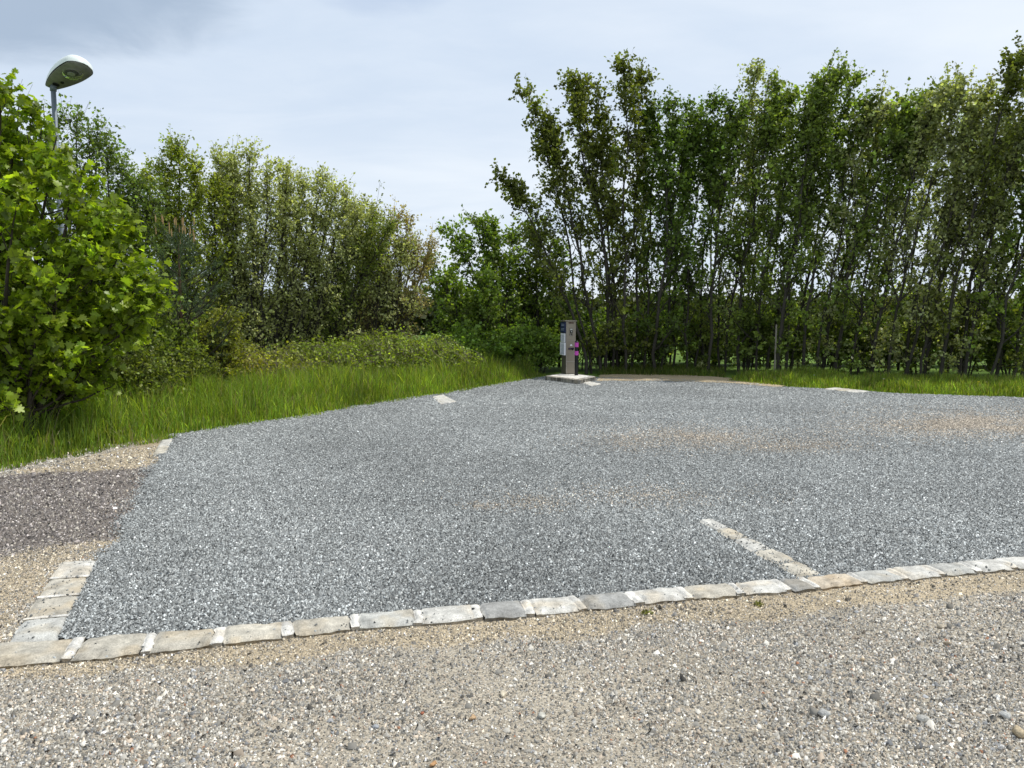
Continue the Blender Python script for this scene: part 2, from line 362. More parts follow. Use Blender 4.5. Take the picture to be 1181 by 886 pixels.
def grid_sheet(name, x0, x1, y0, y1, st, z, material, colf, maskf, zamp=0.0):
    xs = np.arange(x0, x1+st/2, st); ys = np.arange(y0, y1+st/2, st); X, Y = np.meshgrid(xs, ys); X = X.ravel(); Y = Y.ravel()
    nx = len(xs); ny = len(ys)
    Z = z+zamp*(fbm(X*3, Y*3, 77)-.5)
    i = np.arange(ny-1)[:, None]*nx+np.arange(nx-1)[None]; F = np.stack([i, i+1, i+nx+1, i+nx], -1).reshape(-1, 4)
    cx, cy = X[F].mean(1), Y[F].mean(1); keep = maskf(cx, cy); F = F[keep]
    used = np.unique(F); remap = np.full(len(X), -1); remap[used] = np.arange(len(used))
    V = np.stack([X, Y, Z], 1)[used]
    return npmesh(name, V, [remap[F]], material, colf(X[used], Y[used]))
def off_grass(X, Y):
    px, py = proj(np.stack([X, Y, X*0], 1))
    gl = np.interp(px, [p[0] for p in GRASS_L], [p[1] for p in GRASS_L]); gr = np.interp(px, [p[0] for p in GRASS_R], [p[1] for p in GRASS_R])
    lim = np.where(px < 660, gl, gr); lim = np.where((px > 632) & (px < 690), 433, lim)
    return (py > lim-3.0) | (Y < 1.5)
def track_col(X, Y):
    bay, dark, sand = zones(X, Y)
    c = np.tile(np.array((.31, .277, .222)), (len(X), 1)); c[dark] = (.15, .13, .115); c[sand] = (.36, .30, .21)
    c *= (.8+.4*fbm(X*1.3, Y*1.3, 51))[:, None]; return c
def bay_col(X, Y):
    c = pebble_col(len(X), 'bay', X, Y); return c*0+np.array((.14, .148, .15))*(.85+.3*fbm(X*.9, Y*.9, 31))[:, None]
BAYZ = .016
ts = grid_sheet('gravel_track', -12, 12, -4, 9.5, .06, 0, GM_TRACK, track_col, lambda X, Y: off_grass(X, Y), .012); tag(ts, kind='structure')
def baymask(X, Y):
    px, py = proj(np.stack([X, Y, X*0], 1)); kt = np.interp(px, [p[0] for p in KT], [p[1] for p in KT]); return zones(X, Y)[0] & off_grass(X, Y) & (py < kt-1)
bs = grid_sheet('gravel_bay', -6, 26, 3, 20.5, .06, BAYZ, GM_BAY, bay_col, baymask, .008); tag(bs, kind='structure')

# loose stones of the two gravels, as real chips
def scatter(x0d, dens, dmin, dmax, keepf):
    """points in a wedge in front of the camera, density per m2 = dens(d)"""
    out = []
    edges = np.geomspace(dmin, dmax, 30)
    for a, b in zip(edges[:-1], edges[1:]):
        wmax = x0d*b+.5; A = 2*wmax*(b-a); n = int(A*dens((a+b)/2))
        out.append(np.stack([(rng.random(n)*2-1)*wmax, a+(b-a)*rng.random(n)], 1))
    P = np.concatenate(out); return P[keepf(P[:, 0], P[:, 1])]
SZ = .0086
def sz_at(d): return SZ*np.maximum(1, d/7.0)
CHIP = colmat('stone_chip', .85, .25)
P = scatter(.76, lambda d: (1.05 if d < 6 else .8)/sz_at(d)**2, 3.0, 20.3, lambda X, Y: zones(X, Y, .05)[0] & off_grass(X, Y))
X, Y = P[:, 0], P[:, 1]; n = len(X)
S = sz_at(Y)*(.7+.9*rng.random(n)**1.5); px, py = proj(np.stack([X, Y, X*0], 1)); print('bay chips', n)
V, Q, T, C = shards(X, Y, BAYZ+.002+.3*S*rng.random(n)*np.minimum(1, 6/Y), S, pebble_col(n, 'bay', X, Y), .55, .34)
o = npmesh('bay_gravel', V, [Q, T], CHIP, C)
tag(o, 'crushed blue-grey stone chips filling the parking bay inside the kerb', 'gravel', kind='stuff')
# warm track gravel in front, dark one on the left
P = scatter(.80, lambda d: 17000 if d < 3.6 else (13000 if d < 5 else 6000*(5/d)**2), 2.3, 9.0, lambda X, Y: ~zones(X, Y, .04)[0] & off_grass(X, Y))
X, Y = P[:, 0], P[:, 1]; bay, dark, sand = zones(X, Y, .11)
px, py = proj(np.stack([X, Y, X*0], 1)); kb = np.interp(px, [p[0] for p in KB], [p[1] for p in KB])
keep = (py > kb-1) | (px < 215); keep &= ~(sand & (rng.random(len(X)) < .12)); keep &= ~((px > 250) & (rng.random(len(X)) < np.clip((fbm(X*1.6, Y*1.6, 71)-.42)*3.0, 0, .5)))
X, Y, dark, sand = X[keep], Y[keep], dark[keep], sand[keep]; n = len(X); print('track chips', n)
C = pebble_col(n, 'track', X, Y); C[dark] = pebble_col(n, 'dark', X, Y)[dark]; C[sand] = pebble_col(n, 'sand', X, Y)[sand]
S = np.exp(np.log(.0060)+.38*rng.normal(size=n)); big = rng.random(n) < .02; S[big] *= 2.0; S *= np.maximum(1, Y/4.5); S[sand] *= .9
S *= (.75+.5*fbm(X*2.2, Y*2.2, 61)); S = np.clip(S, .004, .034)
V, Q, T, C = shards(X, Y, .001+.012*(fbm(X*3, Y*3, 77)-.5)+.25*S*rng.random(n), S, C, .55, .28)
o = npmesh('track_gravel', V, [Q, T], CHIP, C)
tag(o, 'loose beige, grey and white gravel of the track in front of the kerb', 'gravel', kind='stuff')

# ------------------------------------------------------------------ kerbs of light stone setts with white mortar joints
def sett_mat():
    m, n, l = mat('sett_stone'); b = n['Principled BSDF']; t = n.new('ShaderNodeTexCoord'); a = n.new('ShaderNodeAttribute'); a.attribute_name = 'Col'
    z = n.new('ShaderNodeTexNoise'); z.inputs['Scale'].default_value = 14; z.inputs['Detail'].default_value = 9; z.inputs['Roughness'].default_value = .65
    z2 = n.new('ShaderNodeTexNoise'); z2.inputs['Scale'].default_value = 160; z2.inputs['Detail'].default_value = 3
    l.new(t.outputs['Object'], z.inputs['Vector']); l.new(t.outputs['Object'], z2.inputs['Vector'])
    m1 = n.new('ShaderNodeMapRange'); m1.inputs['From Min'].default_value = .3; m1.inputs['From Max'].default_value = .72; m1.inputs['To Min'].default_value = .50; m1.inputs['To Max'].default_value = 1.25
    l.new(z.outputs['Fac'], m1.inputs['Value']); m2 = n.new('ShaderNodeMapRange'); m2.inputs['From Min'].default_value = .3; m2.inputs['From Max'].default_value = .7
    m2.inputs['To Min'].default_value = .72; m2.inputs['To Max'].default_value = 1.15; l.new(z2.outputs['Fac'], m2.inputs['Value'])
    mm = n.new('ShaderNodeMath'); mm.operation = 'MULTIPLY'; l.new(m1.outputs[0], mm.inputs[0]); l.new(m2.outputs[0], mm.inputs[1])
    vm = n.new('ShaderNodeVectorMath'); vm.operation = 'SCALE'; l.new(a.outputs['Color'], vm.inputs[0]); l.new(mm.outputs[0], vm.inputs['Scale'])
    l.new(vm.outputs[0], b.inputs['Base Color']); b.inputs['Roughness'].default_value = .85
    bp = n.new('ShaderNodeBump'); bp.inputs['Strength'].default_value = .8; bp.inputs['Distance'].default_value = .004
    l.new(z2.outputs['Fac'], bp.inputs['Height']); l.new(bp.outputs[0], b.inputs['Normal'])
    return m
SETT = sett_mat()
def sett(name, quad, ztop, col, parent, loc, zbot=-.04, nu=16, nv=11, amp=.009, rnd=.020, edge=.017):
    """quad: near-left, near-right, far-right, far-left ground points"""
    q = [np.array(p[:2], float) for p in quad]; u = np.linspace(0, 1, nu)[None, :, None]; v = np.linspace(0, 1, nv)[:, None, None]
    G = (q[0]*(1-u)+q[1]*u)*(1-v)+(q[3]*(1-u)+q[2]*u)*v
    Lu = np.linalg.norm(q[1]-q[0]); Lv = np.linalg.norm(q[3]-q[0])
    eu = np.minimum(u, 1-u)[..., 0]*Lu+0*v[..., 0]; ev = np.minimum(v, 1-v)[..., 0]*Lv+0*u[..., 0]; e = np.minimum(eu, ev)
    X, Y = G[..., 0], G[..., 1]; sd = random.random()*90
    Z = ztop-rnd*np.clip(1-e/.028, 0, 1)**2+amp*(fbm(X*12, Y*12, sd)-.5)*2+amp*.6*(fbm(X*45, Y*45, sd+4)-.5)
    edgew = np.clip(1-e/.03, 0, 1)
    X = X+edge*edgew*(fbm(X*14, Y*14, sd+7)-.5)*2; Y = Y+edge*edgew*(fbm(X*14, Y*14, sd+8)-.5)*2
    V = np.stack([X, Y, Z], -1).reshape(-1, 3); i = np.arange(nv-1)[:, None]*nu+np.arange(nu-1)[None]
    F = np.stack([i, i+1, i+nu+1, i+nu], -1).reshape(-1, 4)
    ring = list(range(nu))+[k*nu+nu-1 for k in range(1, nv)]+[(nv-1)*nu+k for k in range(nu-2, -1, -1)]+[k*nu for k in range(nv-2, 0, -1)]
    B = V[ring].copy(); B[:, 2] = zbot; o = len(V); m = len(ring)
    S_ = np.array([(ring[k], o+k, o+(k+1) % m, ring[(k+1) % m]) for k in range(m)])
    V = np.concatenate([V, B]); c = np.tile(np.array(col), (len(V), 1))
    # earth stains: broad irregular patches of tan
    st = np.clip((fbm(V[:, 0]*9, V[:, 1]*9, sd+20)-.52)*5, 0, 1)[:, None]*.55; c = c*(1-st)+c*np.array((.95, .83, .66))*st
    return npmesh(name, V, [F, S_[:, ::-1]], SETT, c, parent, loc, True)
MORT = (.66, .645, .60)
def lerp(a, b, t): return a*(1-t)+b*t
STC = {'g': (.46, .46, .43), 'l': (.56, .55, .51), 'b': (.48, .45, .38), 'd': (.33, .33, .315), 't': (.52, .45, .35)}
def curb_pts(xj):
    """near-edge point of a joint and the far-edge point square across the kerb"""
    kb = lambda x: np.interp(x, [p[0] for p in KB], [p[1] for p in KB]); kt = lambda x: np.interp(x, [p[0] for p in KT], [p[1] for p in KT])
    A = gp(xj, kb(xj)); A0 = gp(xj-60, kb(xj-60)); A1 = gp(xj+60, kb(xj+60)); T = unit(A1-A0); N = np.array((-T[1], T[0], 0))
    best = min(((abs(proj((A+N*w)[None])[1][0]-kt(proj((A+N*w)[None])[0][0])), w) for w in np.linspace(.1, .35, 101)))
    return A, A+N*np.clip(best[1], .17, .25), T
kloc = gp(600, 712); kerb = empty('stone_kerb', (kloc[0], kloc[1], 0))
tag(kerb, 'long curved kerb of pale stone setts with white mortar between bay and track', 'kerb')
kj = [-55, 75, 167, 250, 333, 410, 484, 553, 613, 674, 738, 797, 858, 912, 944, 1000, 1046, 1089, 1131, 1173, 1217, 1262, 1310, 1362, 1420]
kc = 'bbbbbgldldlbldtglgllglggl'
ends = [curb_pts(x) for x in kj]
KT_Z = .030
for k in range(len(kj)-1):
    A, B, T = ends[k]; A2, B2, T2 = ends[k+1]; gpw = .018+.012*random.random()
    L = A+T*gpw; L2 = A2-T2*gpw; M_ = B+T*gpw*.8; M2 = B2-T2*gpw*.8
    c = np.array(STC[kc[k]])*(.93+.14*random.random())
    sett('kerb_stone', (L, L2, M2, M_), KT_Z+.004*random.random(), c, kerb, kloc)
    if k > 0:
        skew = .010*random.uniform(-1, 1)
        sett('mortar_joint', (lerp(A, B, .06)-T*(gpw+.004), lerp(A, B, .06)+T*(gpw+.002), B+T*(gpw+.004+skew), B-T*(gpw+.006-skew)), KT_Z+.002, MORT, kerb, kloc, nu=7, nv=16, amp=.004, rnd=.014, edge=.016)
# return kerb on the left
def cross_kerb(name, label, near, far, n, cols, z, mj=True, group=None, amp=.006, gap=.012):
    """near/far: (left px, right px) of the two ends"""
    a, b = gp(*near[0]), gp(*near[1]); c, d = gp(*far[0]), gp(*far[1]); loc = (a+b)/2
    root = empty(name, (loc[0], loc[1], 0)); tag(root, label, 'kerb', group)
    for k in range(n):
        t0, t1 = k/n, (k+1)/n; g_ = gap/np.linalg.norm(c-a)
        q = (lerp(a, c, t0+g_), lerp(b, d, t0+g_), lerp(b, d, t1-g_), lerp(a, c, t1-g_))
        sett('kerb_stone', q, z+.004*random.random(), np.array(STC[cols[k]])*(.93+.14*random.random()), root, loc, nu=12, nv=12, amp=amp)
        if mj and k:
            q = (lerp(a, c, t0-g_*1.2), lerp(b, d, t0-g_*1.2), lerp(b, d, t0+g_*1.2), lerp(a, c, t0+g_*1.2))
            sett('mortar_joint', q, z+.004, MORT, root, loc, nu=12, nv=5, amp=.004, rnd=.008, edge=.01)
    return root
cross_kerb('stone_kerb', 'short return kerb of four pale setts at the left corner of the bay', ((7, 750), (66, 744)), ((70, 652), (113, 650)), 4, 'gbbl', .030)
cross_kerb('stone_kerb', 'half-buried row of tan setts running from the long kerb into the blue-grey gravel', ((921, 671.5), (950, 667)), ((805, 604.5), (820, 602)), 5, 'bblbl', BAYZ+.019, False, None, .008, .008)
cross_kerb('stone_kerb', 'small worn setts at the grass edge beside the sandy strip, upper left', ((176, 527), (192, 525)), ((186, 510), (200, 507)), 2, 'bl', .026)
cross_kerb('stone_kerb', 'two pale setts flush in the gravel below the tall grass left of the service pillar', ((509, 468), (527, 465)), ((499, 459), (511, 457)), 2, 'll', BAYZ+.022, True)
cross_kerb('stone_kerb', 'pale setts just in front of the plinth of the service pillar', ((683, 446.5), (694, 444.5)), ((667, 441.5), (675, 440.5)), 2, 'll', BAYZ+.02, True)
cross_kerb('stone_kerb', 'thin pale setts along the grass under the right-hand trees', ((988, 454.2), (1004, 453.2)), ((950, 450), (962, 448.6)), 3, 'lbl', BAYZ+.02, True)
# a few dark chips lying on the setts, spilled tan grit at the edge
n = 150; xs = rng.uniform(-20, 1200, n); a_ = []
for x in xs:
    yb = np.interp(x, [p[0] for p in KB], [p[1] for p in KB]); yt = np.interp(x, [p[0] for p in KT], [p[1] for p in KT]); a_.append(gp(x, yb-(yb-yt)*random.uniform(.1, 1.0), KT_Z))
for k in range(110):
    t = random.random(); a_.append(lerp(lerp(gp(12, 745), gp(66, 742), random.random()), lerp(gp(72, 654), gp(112, 651), random.random()), t)+np.array((0, 0, .032)))
for k in range(380):
    t = random.random(); a_.append(lerp(lerp(gp(915, 671), gp(952, 666), random.random()), lerp(gp(808, 606), gp(829, 602), random.random()), t)+np.array((0, 0, BAYZ+.018)))
a_ = np.array(a_); n = len(a_); S = .005+.008*rng.random(n)**2
V, Q, T, C = shards(a_[:, 0], a_[:, 1], a_[:, 2]+.001, S, pebble_col(n, 'bay', a_[:, 0], a_[:, 1])*(.35+.5*rng.random((n, 1))), .55, .3)
o = npmesh('spilled_chips', V, [Q, T], CHIP, C); tag(o, 'dark stone chips spilled over the pale kerb stones', 'gravel', kind='stuff')

# single larger stones on the track
def rock(name, label, px, py, size, col, flat=.55, grp=None):
    p = gp(px, py); nu, nv = 14, 9; sd = random.random()*100
    th = np.linspace(0, 2*np.pi, nu, endpoint=False)[None, :]; ph = np.linspace(.08, np.pi-.08, nv)[:, None]
    D = np.stack([np.sin(ph)*np.cos(th), np.sin(ph)*np.sin(th), np.cos(ph)+0*th], -1)
    r = 1+.9*(fbm(D[..., 0]*1.6+D[..., 2]+9, D[..., 1]*1.6+D[..., 2]*.7+9, sd)-.5)
    cutn = unit(np.random.default_rng(int(sd*1000)).normal(size=(7, 3))); fac = D.copy()
    for cn_ in cutn:                            # chop flat facets off the ball
        dd = np.clip((fac@cn_)-.72, 0, None); fac = fac-dd[..., None]*cn_
    V = fac*r[..., None]*size*.82*np.array((.62, .46, .40*flat/.55)); a = random.random()*3
    V = V@np.array([(math.cos(a), math.sin(a), 0), (-math.sin(a), math.cos(a), 0), (0, 0, 1)]); V = V.reshape(-1, 3)
    i = np.arange(nv-1)[:, None]*nu; j = np.arange(nu)[None]; F = np.stack([i+j, i+nu+j, i+nu+(j+1) % nu, i+(j+1) % nu], -1).reshape(-1, 4)
    o = npmesh(name, V, [F, np.arange(nu)[None, :], (np.arange(nu)+(nv-1)*nu)[None, ::-1]], SETT, np.tile(np.array(col), (len(V), 1)))
    o.location = (p[0], p[1], size*.22); tag(o, label, 'stone', grp); return o
for lab, px, py, s, c in (
    ('rounded cream stone lying alone on the track below the kerb middle', 580, 803, .042, (.62, .55, .42)),
    ('flatter cream stone touching the left of the rounded cream one', 573, 813, .034, (.62, .57, .46)),
    ('pale grey angular stone right of the cream pair', 625, 828, .040, (.52, .51, .45)),
    ('orange-tan stone left of the cream pair', 545, 830, .036, (.55, .38, .22)),
    ('small brick-red stone on the left-middle track', 487, 824, .022, (.38, .13, .07)),
    ('large tan stone cut by the right border of the picture', 1174, 848, .062, (.50, .41, .27)),
    ('flat grey stone beside the large tan one at the right border', 1160, 828, .050, (.56, .56, .53)),
    ('grey stone lying right of centre in the lower right of the track', 1065, 832, .046, (.52, .51, .47)),
    ('flat grey stone left of the grey one in the lower right', 950, 826, .050, (.46, .46, .44)),
    ('small dark stone below the kerb on the right', 1132, 767, .024, (.07, .07, .07)),
    ('reddish brown stone on the right half of the track', 958, 759, .026, (.20, .12, .09)),
    ('tan stone just right of the reddish brown one', 995, 762, .024, (.48, .38, .25)),
    ('pale beige stone high on the right of the track near the kerb', 1085, 725, .040, (.50, .44, .34)),
    ('brownish stone below the pale beige one near the right of the kerb', 1092, 744, .034, (.38, .31, .22)),
    ('white stone in the lower right corner area', 1096, 788, .026, (.72, .70, .66)),
    ('white stone near the bottom on the right', 1155, 864, .028, (.72, .70, .66)),
    ('tan pebble in the sandy band below the kerb', 842, 707, .030, (.60, .50, .38)),
    ('small blue-grey stone on the lower left track', 433, 840, .028, (.38, .40, .42)),
    ('orange stone at the bottom edge left of centre', 500, 883, .030, (.52, .30, .14)),
    ('white stone resting in the bay gravel near its left corner', 131, 714, .030, (.72, .70, .66)),
    ('cream stone in the bay gravel above the white one', 150, 700, .020, (.62, .52, .38)),
    ('pale stone lying in the blue-grey gravel right of the buried setts', 1092, 629, .030, (.6, .57, .5)),
    ('pale stone left of the buried setts in the blue-grey gravel', 760, 588, .028, (.6, .6, .58)),
): rock('loose_stone', lab, px, py, s, c)

# ------------------------------------------------------------------ plinth, service pillar, bollard
def box(x0, x1, y0, y1, z0, z1, bev=.004):
    import bmesh
    bm = bmesh.new(); bmesh.ops.create_cube(bm, size=1)
    for v in bm.verts: v.co = ((x0+x1)/2+v.co.x*(x1-x0), (y0+y1)/2+v.co.y*(y1-y0), (z0+z1)/2+v.co.z*(z1-z0))
    if bev: bmesh.ops.bevel(bm, geom=bm.edges[:], offset=bev, segments=2, affect='EDGES')
    return bm
def bobj(name, bm, m, parent, smooth=False):
    me = bpy.data.meshes.new(name); bm.to_mesh(me); bm.free(); me.materials.append(m)
    if smooth:
        for p in me.polygons: p.use_smooth = True
    o = bpy.data.objects.new(name, me); scene.collection.objects.link(o); o.parent = parent; return o
def merge(bms):
    import bmesh
    r = bmesh.new()
    for b in bms:
        me = bpy.data.meshes.new('tmp'); b.to_mesh(me); b.free(); r.from_mesh(me); bpy.data.meshes.remove(me)
    return r
def cyl(r, z0, z1, x=0, y=0, seg=24, r2=None, bev=0):
    import bmesh
    bm = bmesh.new(); bmesh.ops.create_cone(bm, cap_ends=True, segments=seg, radius1=r, radius2=r if r2 is None else r2, depth=z1-z0)
    for v in bm.verts: v.co += Vector((x, y, (z0+z1)/2))
    return bm
# plinth: pale slab edged with dark setts
ph = .118
pc = [gp(629, 433.3, ph), gp(668, 438.0, ph), gp(687.5, 434.0, ph), gp(652, 429.6, ph)]
cen = sum(pc)/4; pl = empty('pillar_plinth', (cen[0], cen[1], 0)); tag(pl, 'low concrete slab edged with stone setts under the service pillar', 'plinth')
def inset(P, k): c = sum(P)/4; return [c+(p-c)*k for p in P]
inn = inset(pc, .86)
sett('slab', inn, ph+.004, (.72, .70, .66), pl, (cen[0], cen[1], 0), amp=.002, rnd=.004, edge=0)
sc_ = {0: 6, 1: 5, 2: 6, 3: 5}
for e in range(4):
    a, b = pc[e], pc[(e+1) % 4]; ia, ib = inn[e], inn[(e+1) % 4]; m = sc_[e]
    for k in range(m):
        t0, t1 = k/m, (k+1)/m; g_ = .035/m*1.6
        col = np.array((.34, .32, .28))*random.uniform(.7, 1.25)
        sett('edge_sett', (lerp(a, b, t0+g_), lerp(a, b, t1-g_), lerp(ia, ib, t1-g_), lerp(ia, ib, t0+g_)), ph-.002, col, pl, (cen[0], cen[1], 0), nu=7, nv=5, amp=.004, rnd=.010, edge=.006)
    sett('mortar_bed', (lerp(a, b, .01), lerp(a, b, .99), lerp(ia, ib, .99), lerp(ia, ib, .01)), ph-.012, (.62, .60, .55), pl, (cen[0], cen[1], 0), nu=20, nv=4, amp=.002, rnd=.002, edge=0)
# pillar
PILM = pm('pillar_steel', (.27, .235, .185), .42, .35, 9, .10, 0, .5)
PILS = pm('pillar_side_shaded', (.12, .115, .085), .5, .3, 9, .12)  # left side's shade and green grass reflection put into a darker olive colour
DARKM = pm('dark_recess', (.012, .012, .014), .5); WHITEM = pm('white_plate', (.72, .74, .78), .45, 0, 20, .05)
NAVY = pm('navy_panel', (.012, .022, .07), .35, 0, 30, .4); STEEL = pm('brushed_steel', (.5, .5, .48), .35, .8)
GREYTX = pm('grey_print', (.30, .36, .46), .6); SEAM = pm('seam_pale', (.34, .31, .27), .5, .2); PURP = pm('violet_label', (.10, .06, .16), .5)
pb = gp(656.2, 431.9, ph)
PX, PY = pb[0], pb[1]+.13
pil = empty('service_pillar', (PX, PY, ph+.004), math.radians(17)); tag(pil, 'taupe metal service pillar with water and waste controls on the pale plinth', 'service pillar')
pil.scale = (1, 1, .962)
wh, dh, H = .118, .145, 1.29
bobj('body', box(-wh, wh, -dh, dh, .0, H-.02, .006), PILM, pil)
bobj('cap', box(-wh-.035, wh+.022, -dh-.03, dh+.02, H-.02, H+.004, .006), pm('cap_metal', (.27, .24, .20), .4, .4), pil)
bobj('foot_plate', box(-wh-.012, wh+.012, -dh-.012, dh+.012, -.002, .014, .003), PILS, pil)
f = -dh
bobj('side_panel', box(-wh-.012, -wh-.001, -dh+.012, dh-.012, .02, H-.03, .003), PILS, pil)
s = -wh-.014
np_ = bobj('info_panel', box(s-.030, s+.001, -dh+.004, dh-.01, 1.00, 1.255, .003), NAVY, pil)
bobj('print', merge([box(s-.0325, s-.031, -dh+.03, dh-.08, z, z+.012, 0) for z in (1.20, 1.165, 1.09, 1.06)]), GREYTX, np_)
w1 = bobj('notice_plate', box(s-.024, s+.001, -dh+.02, dh-.02, .775, .985, .002), WHITEM, pil)
bobj('print', merge([box(s-.0265, s-.025, -dh+.045, dh-.06-.02*(k % 3), .80+.022*k, .807+.022*k, 0) for k in range(7)]), GREYTX, w1)
w2 = bobj('notice_plate', box(s-.032, s+.001, -dh+.002, dh-.002, .46, .765, .002), WHITEM, pil)
bobj('print', merge([box(s-.0345, s-.033, -dh+.03, dh-.05-.02*(k % 4), .49+.022*k, .498+.022*k, 0) for k in range(11)]), GREYTX, w2)
bobj('seam_strip', box(-wh+.006, wh-.006, f-.006, f-.001, .300, .318, .002), SEAM, pil)
bobj('seam_strip', box(-wh+.006, wh-.006, f-.004, f-.001, .803, .813, .0015), SEAM, pil)
bobj('corner_trim', box(-wh-.002, -wh+.014, f-.005, f-.0005, .02, H-.03, .002), SEAM, pil)
bobj('lamp_slot', box(-.065, .062, f-.006, f-.001, 1.222, 1.25, .002), pm('slot_brown', (.08, .035, .02), .5), pil)
tp_ = bobj('control_plate', box(-.038, .038, f-.007, f-.001, .93, 1.105, .003), pm('plate_taupe', (.16, .145, .12), .5, .2), pil)
bobj('coin_slot', box(-.030, .032, f-.011, f-.007, 1.063, 1.098, .002), STEEL, tp_)
bobj('display', box(-.026, .030, f-.012, f-.007, 1.00, 1.055, .002), DARKM, tp_)
def knob(r, y0, y1, x, z):
    import bmesh
    bm = bmesh.new(); bmesh.ops.create_cone(bm, cap_ends=True, segments=20, radius1=r, radius2=r*.85, depth=y1-y0, matrix=Matrix.Rotation(math.pi/2, 4, 'X'))
    for v in bm.verts: v.co += Vector((x, (y0+y1)/2, z))
    return bm
bobj('button', knob(.016, f-.022, f-.007, .004, 1.027), STEEL, tp_)
bobj('button', knob(.013, f-.020, f-.007, .008, .965), DARKM, tp_)
bobj('button', knob(.010, f-.018, f-.007, -.016, .945), STEEL, tp_)
import bmesh as _bm
b_ = _bm.new(); vs = [b_.verts.new((x, f-.004, z)) for x, z in ((-.030, .685), (.034, .685), (.018, .725), (-.010, .725))]; b_.faces.new(vs)
r_ = _bm.ops.extrude_face_region(b_, geom=b_.faces[:]); _bm.ops.translate(b_, vec=(0, .0035, 0), verts=[v for v in r_['geom'] if isinstance(v, _bm.types.BMVert)])
bobj('tap_hood', b_, WHITEM, pil)
nz = bobj('tap_recess', box(-.070, .078, f-.005, f-.001, .595, .640, .003), DARKM, pil)
bobj('tap', merge([knob(.013, f-.05, f-.005, .02, .62), box(.008, .032, f-.055, f-.040, .575, .622, .004)]), DARKM, nz)
bobj('label_strip', box(-.060, .066, f-.0075, f-.0055, .612, .624, 0), PURP, nz)
lk = bobj('lock', knob(.009, f-.010, f-.001, .085, .50), STEEL, pil)
# bollard
BLK = pm('black_paint', (.010, .010, .012), .45, 0, 25, .3); MAG = pm('magenta_reflective', (.50, .08, .42), .35, 0, 40, .1)
bb = gp(664.9, 433.3, ph); bol = empty('bollard', (bb[0], bb[1]+.05, ph+.004)); tag(bol, 'slim black bollard with two magenta bands in front of the service pillar', 'bollard')
bol.scale = (1, 1, .965)
bobj('post', cyl(.040, 0, .80), BLK, bol, False); bobj('cap', cyl(.040, .80, .812, r2=.030), BLK, bol)
for z0, z1 in ((.67, .775), (.475, .575)): bobj('reflective_band', cyl(.0425, z0, z1), MAG, bol)
bobj('foot_collar', cyl(.046, -.002, .012), BLK, bol)

# ------------------------------------------------------------------ street lamp behind the maple
LD = 11.4; lb = at(66.5, 430, LD); ltop = at(61.3, 101, LD)
lamp = empty('street_lamp', (ltop[0], ltop[1], 0)); tag(lamp, 'white street lamp head on a slim grey pole rising behind the maple', 'street lamp')
GAL = pm('galvanised', (.16, .19, .22), .6, .2, 12, .15); LW = pm('lamp_white', (.66, .72, .70), .35, 0, 6, .05, 0, .5)
LU = pm('lamp_underside', (.24, .235, .225), .6, 0, 14, .5); LG = pm('lamp_bowl', (.55, .60, .62), .12, 0, 0, 0, 0, .8)
LD2 = pm('lamp_led', (.42, .45, .42), .3)
ZT = ltop[2]
bobj('pole', merge([cyl(.034, 0, ZT+.02, seg=20), cyl(.055, 0, 1.2, seg=20)]), GAL, lamp, True)
bobj('collar', cyl(.044, ZT-.05, ZT+.035, seg=20), GAL, lamp, True)
def head():
    """closed drop-shaped housing, local x along the head, underside at z=0"""
    n, k = 26, 20; L = .82
    hw = lambda t: .20*(math.sin(math.pi*min(1, t*.62+.08))**.75)*(1 if t < .82 else math.sqrt(max(0, 1-((t-.82)/.185)**2)))
    hh = lambda t: (.10+.11*math.sin(math.pi*min(1, t*.75+.1)))*(1 if t < .8 else math.sqrt(max(0.0, 1-((t-.8)/.21)**2)))
    V = []; F = []
    for i in range(n):
        t = i/(n-1); x = -.07+t*L; w, h = max(hw(t), .008), max(hh(t), .012)
        for j in range(k+1):
            a = math.pi*j/k; V.append((x, w*math.cos(a), h*math.sin(a)**.8))
    for i in range(n-1):
        for j in range(k): p = i*(k+1)+j; F.append((p, p+1, p+k+2, p+k+1))
    F.append(tuple(range(k, -1, -1))); F.append(tuple((n-1)*(k+1)+j for j in range(k+1)))
    U = [(-.07+i/(n-1)*L, s_*max(hw(i/(n-1))*.93, .006), -.004) for s_ in (1, -1) for i in range(n)]
    return V, F, U, n, hw, L
hv, hf, hu, hn, hwf, hL = head()
hroot = empty('lamp_head', (0, 0, 0)); hroot.parent = lamp; hroot.location = (0, 0, ZT+.03)
Rm = Matrix.Rotation(math.radians(-26), 4, 'Z') @ Matrix.Rotation(math.radians(-15), 4, 'Y') @ Matrix.Rotation(math.radians(-13), 4, 'X')
def lpart(name, V, F, m, smooth=True):
    me = bpy.data.meshes.new(name); me.from_pydata([tuple(Vector(v)) for v in V], [], F); me.materials.append(m)
    for p in me.polygons: p.use_smooth = smooth and len(p.vertices) < 6
    me.transform(Matrix.Translation((0, 0, ZT+.03)) @ Rm)
    o = bpy.data.objects.new(name, me); scene.collection.objects.link(o); o.parent = lamp; return o
bpy.data.objects.remove(hroot)
hs = lpart('housing', hv, hf, LW)
top_ = [(x, y, z) for x, y, z in hu]; bot = [(x, y*.98, z-.010) for x, y, z in hu]; m_ = hn
VV = top_+bot; FF = []
o4 = 2*m_
FF += [(o4+i, o4+i+1, o4+m_+i+1, o4+m_+i) for i in range(m_-1)]
for i in range(m_-1):
    FF += [(i, i+1, o4+i+1, o4+i), (m_+i+1, m_+i, o4+m_+i, o4+m_+i+1)]
lu = lpart('underside_tray', VV, FF, LU)
